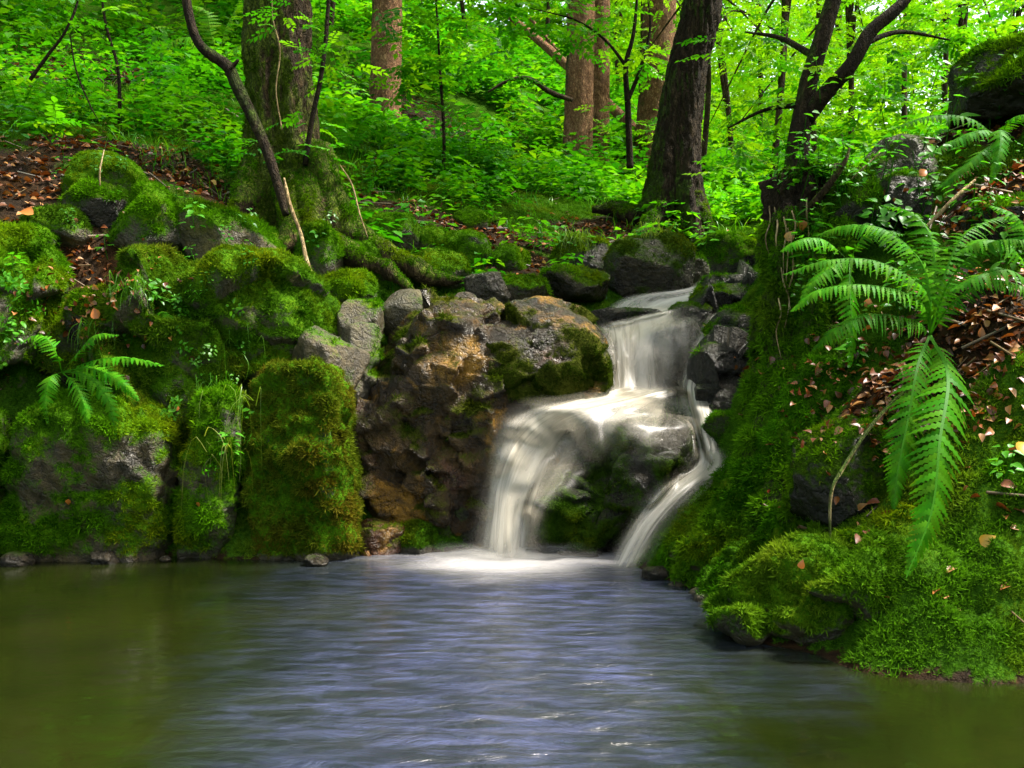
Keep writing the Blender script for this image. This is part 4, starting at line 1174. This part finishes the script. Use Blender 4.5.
# ------------------------------------------------------------------ ferns
def frond(parent, path, length_w, col, npin=24, upv=(0, -.6, .8), seed=0, taper=.55):
    """arching frond: a rib with toothed leaflets on both sides"""
    g = np.random.default_rng(seed)
    n = npin + 6
    c = bez(path, n)
    t = unit(np.gradient(c, axis=0))
    up = np.array(upv, float)
    side = unit(np.cross(t, up))
    nor = np.cross(side, t)
    L = np.linalg.norm(np.diff(c, axis=0), axis=1).sum()
    V, F, C = [], [], []
    # rib
    for i in range(n):
        w = .006 * (1 - .8 * i / n) * max(.6, L)
        V += [c[i] - side[i] * w, c[i] + side[i] * w]
        C += [np.array(col) * .8] * 2
    F += [[2 * i, 2 * i + 1, 2 * i + 3, 2 * i + 2] for i in range(n - 1)]
    step = L / n
    for i in range(4, n - 1):
        f = (i - 4) / (n - 5)
        wl = length_w * (min(1, .45 + 2.2 * f) if f < .25 else 1) * (1 - f ** 1.8) ** .9 + .004
        for s in (-1, 1):
            d = unit(side[i] * s * .93 + t[i] * (.28 + .35 * f + g.normal(0, .08)) + nor[i] * g.uniform(-.5, .08) + np.array([0, 0, -.14]))
            q = unit(np.cross(d, nor[i])) * s
            k = 12
            o = len(V)
            cc = np.array(col) * g.uniform(.75, 1.25) * np.array([g.uniform(.8, 1.5), 1, 1])
            brown = g.random() < .25
            wl_ = wl; wl = wl * g.uniform(.86, 1.08)
            for j in range(k + 1):
                r = j / k
                wdt = step * .56 * (1 - r) ** .6 * (1.05 if j % 2 else .5)
                m0 = c[i] + d * wl * r - nor[i] * (.34 * wl * r * r)
                V += [m0 - q * wdt, m0 + q * wdt]
                tipc = np.array([1.5, .95, 1.0]) if r > .8 and brown else np.ones(3)
                C += [cc * tipc, cc * 1.05 * tipc]
            wl = wl_
            F += [[o + 2 * j, o + 2 * j + 1, o + 2 * j + 3, o + 2 * j + 2] for j in range(k)]
    b0 = np.array(parent.location)
    return mesh("frond", np.array(V) - b0, np.array(F), M["fern"], parent, False, cols=np.array(C))


def fern(label, base, fronds, w, col, group=None, npin=24):
    o = empty("fern", label, "fern", tuple(base), group)
    for i, fr in enumerate(fronds):
        pts, upv = fr[0], fr[1]
        ww = fr[2] if len(fr) > 2 else w
        frond(o, [base] + pts, ww, np.array(col) * rng.uniform(.8, 1.25), npin, upv, int(abs(base[0]) * 1000) + i)
    return o


FG = (.036, .165, .003)
FB = (.045, .21, .005)
UP = (0, -.45, .9)
FACE = (0.1, -.9, .4)
base = P(930, 335, 4.35)
fern("big fern hanging on the right bank, one long frond drooping over the moss", base, [
    ([P(948, 375, 4.0), P(940, 440, 3.74), P(932, 510, 3.58), P(906, 578, 3.46)], (-.15, -.95, .25), .15),
    ([P(918, 365, 4.05), P(908, 420, 3.9), P(898, 470, 3.8), P(894, 510, 3.74)], (-.2, -.9, .3), .11),
    ([P(925, 290, 4.3), P(880, 262, 4.2), P(830, 260, 4.1), P(782, 275, 4.05)], UP, .10),
    ([P(920, 300, 4.3), P(870, 285, 4.15), P(820, 290, 4.05), P(790, 312, 4.0)], UP, .09),
    ([P(925, 270, 4.4), P(890, 232, 4.4), P(850, 225, 4.4), P(815, 236, 4.4)], UP, .11),
    ([P(950, 280, 4.3), P(985, 245, 4.2), P(1020, 240, 4.1), P(1060, 252, 4.0)], UP, .10),
    ([P(955, 300, 4.3), P(990, 280, 4.2), P(1030, 290, 4.1), P(1060, 315, 4.0)], UP, .09),
    ([P(935, 280, 4.5), P(930, 235, 4.6), P(910, 212, 4.7), P(880, 205, 4.8)], UP, .10),
    ([P(915, 320, 4.3), P(870, 315, 4.2), P(835, 330, 4.1), P(812, 350, 4.1)], UP, .10),
    ([P(940, 290, 4.4), P(960, 240, 4.5), P(990, 220, 4.6), P(1020, 215, 4.6)], UP, .11)], .12, FG, npin=40)
base = P(1000, 140, 5.5)
fern("dark fern spreading over the rocks near the top of the right bank", base, [
    ([P(970, 118, 5.4), P(930, 116, 5.3), P(890, 130, 5.2)], UP), ([P(985, 130, 5.3), P(955, 140, 5.2), P(920, 160, 5.1)], UP), ([P(1010, 120, 5.4), P(1030, 115, 5.3), P(1060, 130, 5.2)], UP),
    ([P(1000, 130, 5.2), P(1000, 150, 5.0), P(990, 185, 4.9)], UP), ([P(985, 150, 5.2), P(960, 170, 5.1), P(935, 190, 5.05)], UP)], .075, (.03, .15, .004), npin=24)
base = P(1040, 290, 4.3)
fern("fern at the right edge with fronds arching in over the dead leaves", base, [
    ([P(1015, 250, 4.25), P(985, 240, 4.2), P(955, 255, 4.15)], UP), ([P(1010, 270, 4.2), P(980, 275, 4.1), P(950, 292, 4.05)], UP), ([P(1030, 240, 4.3), P(1015, 215, 4.3), P(990, 205, 4.3)], UP)], .10, FG, npin=20)
base = P(850, 262, 5.05)
fern("small fern on the mossy stump side behind the big fern", base, [
    ([P(825, 240, 5.0), P(800, 240, 4.9), P(780, 252, 4.85)], UP), ([P(835, 265, 4.9), P(815, 280, 4.8), P(800, 300, 4.75)], UP), ([P(860, 240, 5.0), P(880, 230, 4.95), P(905, 235, 4.9)], UP), ([P(850, 290, 4.9), P(852, 330, 4.8), P(850, 368, 4.75)], FACE)], .08, FG, npin=18)
base = P(62, 372, 5.78)
fern("small fern with drooping fronds on the left mossy rocks", base, [
    ([P(50, 378, 5.6), P(45, 400, 5.55), P(48, 425, 5.52)], FACE), ([P(75, 385, 5.6), P(85, 408, 5.5), P(90, 428, 5.46)], FACE), ([P(85, 375, 5.6), P(108, 400, 5.5), P(116, 440, 5.46)], FACE), ([P(90, 368, 5.6), P(118, 380, 5.5), P(140, 402, 5.46)], FACE),
    ([P(80, 350, 5.65), P(95, 335, 5.6), P(120, 335, 5.55)], UP), ([P(95, 360, 5.65), P(130, 358, 5.55), P(165, 366, 5.5)], UP), ([P(55, 350, 5.7), P(40, 335, 5.7), P(15, 345, 5.65)], UP)], .075, FB, npin=18)
base = P(150, 322, 6.0)
fern("tiny fern growing on the crest of the moss dome", base, [([P(140, 305, 5.9), P(150, 295, 5.9), P(172, 300, 5.85)], UP), ([P(135, 318, 5.9), P(120, 310, 5.9), P(105, 318, 5.85)], UP), ([P(160, 312, 5.9), P(172, 318, 5.85), P(182, 335, 5.8)], UP)], .05, FG, npin=14)
base = P(218, 60, 10.5)
fern("pale bright fern on the slope just left of the thick mossy trunk", base, [([P(200, 40, 10.4), P(180, 38, 10.3), P(160, 50, 10.2)], UP), ([P(225, 30, 10.4), P(235, 10, 10.3), P(240, 0, 10.2)], UP), ([P(210, 30, 10.4), P(205, 10, 10.4), P(190, 5, 10.3)], UP),
    ([P(235, 48, 10.3), P(250, 45, 10.2), P(262, 55, 10.1)], UP)], .16, (.09, .27, .01), npin=16)
base = P(728, 245, 9.8)
for k, (u, v, Y, lab) in enumerate([(735, 228, 10, "bright fern on the bank right of the dark leaning trunk's foot"), (350, 150, 9.5, "soft fern standing behind the roots of the thick mossy trunk"), (470, 165, 10.5, "feathery fern in the middle of the green slope"), (20, 130, 8.2, "fern among brown leaves high at the left edge")]):
    base = P(u, v, Y); base[2] = on_ground(base[0], base[1])
    fr = []
    for j in range(7):
        a = 2 * math.pi * j / 7 + k
        d = np.array([math.cos(a), math.sin(a), 0])
        fr.append(([base + d * .12 + (0, 0, .25), base + d * .32 + (0, 0, .36), base + d * .55 + (0, 0, .26)], (0, 0, 1)))
    fern(lab, base, fr, .10, FB, npin=16)

# ------------------------------------------------------------------ leafy plants and grass tufts on the banks
gp = np.random.default_rng(12)


def herb(label, u, v, hgt, col=(.06, .24, .01), n=1, group=None, lean=(0, -.35, .6), whorls=3, size=1.0):
    b0 = surf(u, v)
    o = empty("leafy_plant", label, "plant", tuple(b0), group)
    ax = unit(np.array(lean) + gp.normal(size=3) * .15)
    B = frames(ax[None], np.array([[gp.normal(), gp.normal(), .1]]))
    T, TF_ = plant_template(int(u * 3 + v), whorls, L3V, L3F, 1.0, .36 * size)
    V, F, C = scatter(T[:-3], TF_[:-1], np.zeros((1, 3)), B, [hgt], np.array([col]))
    V = V + gp.normal(size=V.shape) * .0008
    mesh("leaves", V, F, M["leaf"], o, False, cols=C)
    sv, sf = tube([np.zeros(3) - ax * .03, ax * hgt * .5 + gp.normal(size=3) * .01, ax * hgt], [.003, .0025, .0015], 5, 8)
    mesh("stem", sv, sf, M["fern"], o, cols=np.tile(np.array(col) * .7, (len(sv), 1)))
    return o


for u, v, h, lab in [(228, 460, .16, "bright round-leaved plant hanging low in front of the narrow dark block"), (246, 420, .13, "light green plant beside the grass on the tall mossy block's corner"), (205, 385, .12, "small leafy plant at the top of the hanging grass"),
                     (240, 352, .10, "fresh green sprig on the sloping slab's front edge"), (12, 345, .16, "green sprig at the left edge above the cleft"), (30, 320, .14, "clover-like plant on the dark rock at the left edge"),
                     (20, 280, .16, "leafy sprig on the dark rock under the brown leaves"), (150, 300, .12, "little plant on top of the moss dome"), (180, 315, .12, "small herb on the right shoulder of the moss dome"),
                     (195, 232, .18, "feathery herb on the slanting slab by the brown leaves"), (130, 345, .14, "yellow-green herb just right of the left fern"),
                     (645, 232, .22, "bright herb growing over the dark pointed boulder"), (560, 250, .2, "herb tuft on the green-topped dark rock"), (815, 275, .2, "tall whorled plant on the dark side of the stump top"),
                     (880, 235, .25, "long-stemmed plant in front of the small arched rock"), (985, 250, .22, "broad-leaved plant among the dead leaves at the right"), (945, 150, .3, "leafy stem on the dark rocks under the moss-capped rock"),
                     (1005, 480, .14, "pale sprig at the right edge under the yellow leaf"), (850, 372, .16, "upright pale fern-like sprig in the moss behind the hanging root"), (705, 250, .22, "low green plant at the leaning trunk's right root")]:
    herb(lab, u, v, h)
for k in range(12):
    herb("small flat-leaved green plant sprouting from the top of the old stump", gp.uniform(768, 850), gp.uniform(176, 200), gp.uniform(.12, .26), (.045, gp.uniform(.15, .21), .006), group="plants on top of the stump", size=.75)
for k in range(22):
    u, v = (gp.normal(215, 30), gp.uniform(280, 490)) if k < 14 else (gp.uniform(0, 70), gp.uniform(270, 370))
    herb("bright small-leaved plant trailing down the mossy wall of the left bank", u, v, gp.uniform(.07, .14), (.07, gp.uniform(.22, .3), .008), group="trailing plants on the left mossy wall", lean=(0, -.7, .1), size=.8)
# more herbs of one sort along the right bank's crest and the left terrace
for k in range(64):
    u, v = gp.uniform(785, 1024), gp.uniform(95, 330)
    herb("flat-leaved green seedling growing on the crest of the right bank", u, v, gp.uniform(.15, .32), (.04, gp.uniform(.14, .2), .007), group="seedlings on the right bank", whorls=3, size=.62)
for k in range(30):
    u, v = gp.uniform(0, 330), gp.uniform(150, 330)
    herb("small green seedling among leaves and moss on the left terrace", u, v, gp.uniform(.08, .18), (.035, gp.uniform(.12, .18), .007), group="seedlings on the left terrace", whorls=2, size=.8)


def tuft(label, u, v, n, length, down, col, group=None, spread=.06):
    b0 = surf(u, v)
    o = empty("grass_tuft", label, "grass tuft", tuple(b0), group)
    bl = []
    for i in range(min(n, 60)):
        a = gp.uniform(0, 2 * math.pi)
        kink = gp.normal(0, .10, 3)
        s0 = np.array([gp.normal(0, spread), gp.uniform(-.03, .0), gp.normal(0, spread * .5)])
        d = np.array([math.cos(a) * .5, -abs(gp.normal(.4, .2)), gp.uniform(.2, .9)])
        L = length * gp.uniform(.5, 1.15)
        p0, p1 = s0, s0 + d * L * .35
        p2 = p1 + (np.array([d[0] * .3, -.12, -.1 - down * .25]) + kink) * L
        p3 = p2 + (np.array([d[0] * .1, -.02, -.2 - down * .5]) - kink * gp.uniform(-.5, 1.5)) * L
        c = bez([p0, p1, p2, p3], 8)
        w = np.linspace(.0032, .0006, 8)
        sd = unit(np.array([math.sin(a), math.cos(a) * .4, 0]))
        V = np.stack([c - sd * w[:, None], c + sd * w[:, None]], 1).reshape(-1, 3)
        F = np.array([[2 * j, 2 * j + 1, 2 * j + 3, 2 * j + 2] for j in range(7)])
        cc = np.array(col) * gp.uniform(.6, 1.3)
        bl.append((V, F, np.tile(cc, (len(V), 1))))
    V, F, C = join(bl)
    mesh("blades", V, F, M["leaf"], o, False, cols=C)
    return o


tuft("long green grass hanging down over the narrow dark block", 212, 388, 22, .30, 1.2, (.06, .19, .008), spread=.10)
tuft("straw-green grass hanging beside the tall mossy block", 240, 404, 16, .34, 1.3, (.12, .2, .02), spread=.06)
tuft("thin grass trailing from the sloping slab's edge", 232, 345, 16, .24, .9, (.07, .2, .01), spread=.12)
tuft("sparse dry grass hanging lowest over the narrow dark block", 222, 450, 12, .26, 1.3, (.14, .17, .03), spread=.08)
tuft("grass tuft beside the small left fern", 100, 330, 36, .24, .6, (.07, .2, .012))
tuft("grass tuft on the moss dome's crest", 130, 290, 30, .2, .5, (.06, .18, .01))
tuft("grass tuft growing at the foot of the dark leaning trunk", 655, 235, 50, .3, .1, (.14, .2, .02))
tuft("arching grass in front of the mossy mounds, left of the boulder", 575, 240, 36, .35, .3, (.10, .18, .02))

# fallen leaves one can point at
YL = leaf_out(4, .42, .18, .3)
def fallen(label, u, v, L, col, face=(0, -.8, .5)):
    b0 = surf(u, v)
    B = frames(unit(np.array([face]) + gp.normal(size=(1, 3)) * .2), np.array([[gp.normal(), gp.normal() * .3, gp.normal()]]))
    V, F, C = scatter(*YL, np.zeros((1, 3)), B, [L * .72], np.array([col]))
    o = mesh("fallen_leaf", V, F, M["dry"], None, True, cols=C)
    o.location = b0 + np.array([0, -.02, .008])
    return tag(o, label, "leaf")


OR, YE, RD = (.34, .11, .015), (.42, .24, .02), (.3, .05, .02)
for u, v, L, c, lab in [(1016, 455, .10, YE, "big yellow leaf caught at the right edge beside the fern"), (978, 546, .085, YE, "yellow leaf lying on dark moss below the big fern"), (766, 492, .035, RD, "small red leaf on the mossy root slope"), (778, 507, .035, (.25, .08, .02), "small brown leaf just below the red one on the mossy root slope"),
                        (70, 500, .05, OR, "orange leaf stuck on the wide low block by the water"), (200, 503, .045, OR, "orange leaf in the cleft beside the narrow dark block"), (178, 412, .05, OR, "orange leaf by the hanging grass"), (135, 393, .07, OR, "brown-orange leaf under the left fern"),
                        (802, 222, .09, OR, "curled orange leaf hanging on the stump top"), (786, 243, .09, (.4, .2, .04), "dry hanging leaf on the stump's dark side"), (918, 178, .08, OR, "orange leaf on the small arched rock's corner"), (800, 570, .05, (.4, .14, .03), "brown leaf on the bright moss ledge"),
                        (523, 250, .07, YE, "yellow leaf on the ground in front of the mossy mounds"), (545, 262, .06, YE, "second yellow leaf lower down by the dark green-topped rock"), (212, 182, .08, YE, "yellow leaf among brown ones left of the thick trunk"), (35, 216, .12, OR, "large orange leaf on the left terrace"),
                        (100, 320, .10, OR, "cluster-like curled brown leaf on the left rocks above the fern"), (865, 310, .08, OR, "brown leaf at the top of the litter under the fern")]:
    fallen(lab, u, v, L, c)
# leaves lodged on the rocks and in the right bank's hollow
n = 1100
pp = []
for _ in range(n):
    q = gp.random()
    if q < .5: u, v = gp.normal(905, 60), gp.normal(385, 40)
    elif q < .65: u, v = gp.normal(985, 30), gp.normal(335, 40)
    elif q < .85: u, v = gp.normal(100, 40), gp.normal(300, 30)
    else: u, v = gp.normal(990, 40), gp.normal(215, 20)
    pp.append(surf(u, v) + np.array([0, -.012, .012]))
pp = np.array(pp)
V, F, C = scatter(*DL, pp, frames(unit(np.array([0, -.4, .8]) + gp.normal(size=(n, 3)) * .4), gp.normal(size=(n, 3))), gp.uniform(.022, .052, n), dry_cols(gp, n))
tag(mesh("leaf_litter", V, F, M["dry"], None, False, cols=C), "brown dead leaves lodged between rocks under the ferns", "leaf litter", kind="stuff")

# ------------------------------------------------------------------ light
SUN_EL, SUN_AZ = 60, 82            # azimuth clockwise from straight ahead (+y)
w = bpy.data.worlds.new("World")
scene.world = w
w.use_nodes = True
nt = w.node_tree
bg = nt.nodes["Background"]
sky = nt.nodes.new("ShaderNodeTexSky")
sky.sky_type = "NISHITA"
sky.sun_disc = False
sky.sun_elevation = R(SUN_EL)
sky.sun_rotation = R(SUN_AZ)
sky.dust_density = 2.5
sky.air_density = 1.0
hs = nt.nodes.new("ShaderNodeHueSaturation")      # thin high cloud: a whiter sky
hs.inputs["Saturation"].default_value = .75
nt.links.new(sky.outputs[0], hs.inputs["Color"])
wm = nt.nodes.new("ShaderNodeMix")
wm.data_type, wm.blend_type = "RGBA", "MULTIPLY"
wm.inputs[0].default_value = 1
wm.inputs[7].default_value = (1.0, .93, .74, 1)
nt.links.new(hs.outputs[0], wm.inputs[6])
nt.links.new(wm.outputs[2], bg.inputs[0])
bg.inputs[1].default_value = .15
sd = bpy.data.lights.new("sun", "SUN")
sd.energy = 4.0
sd.angle = R(10)
sd.color = (1, .94, .82)
so = bpy.data.objects.new("sun", sd)
COL.objects.link(so)
dv = Vector((math.sin(R(SUN_AZ)) * math.cos(R(SUN_EL)), math.cos(R(SUN_AZ)) * math.cos(R(SUN_EL)), math.sin(R(SUN_EL))))
so.rotation_euler = dv.to_track_quat("Z", "Y").to_euler()
so.location = dv * 30

vs = scene.view_settings
vs.view_transform = "Standard"
vs.look = "None"
vs.exposure = 2.1
vs.gamma = 1
cy = scene.cycles
cy.use_denoising = True
cy.denoiser = "OPENIMAGEDENOISE"
cy.max_bounces = 6
cy.diffuse_bounces = 4
cy.glossy_bounces = 3
cy.transmission_bounces = 3
cy.transparent_max_bounces = 12
cy.sample_clamp_indirect = 6
cy.caustics_reflective = False
cy.caustics_refractive = False
cy.use_adaptive_sampling = True
cy.adaptive_threshold = .02
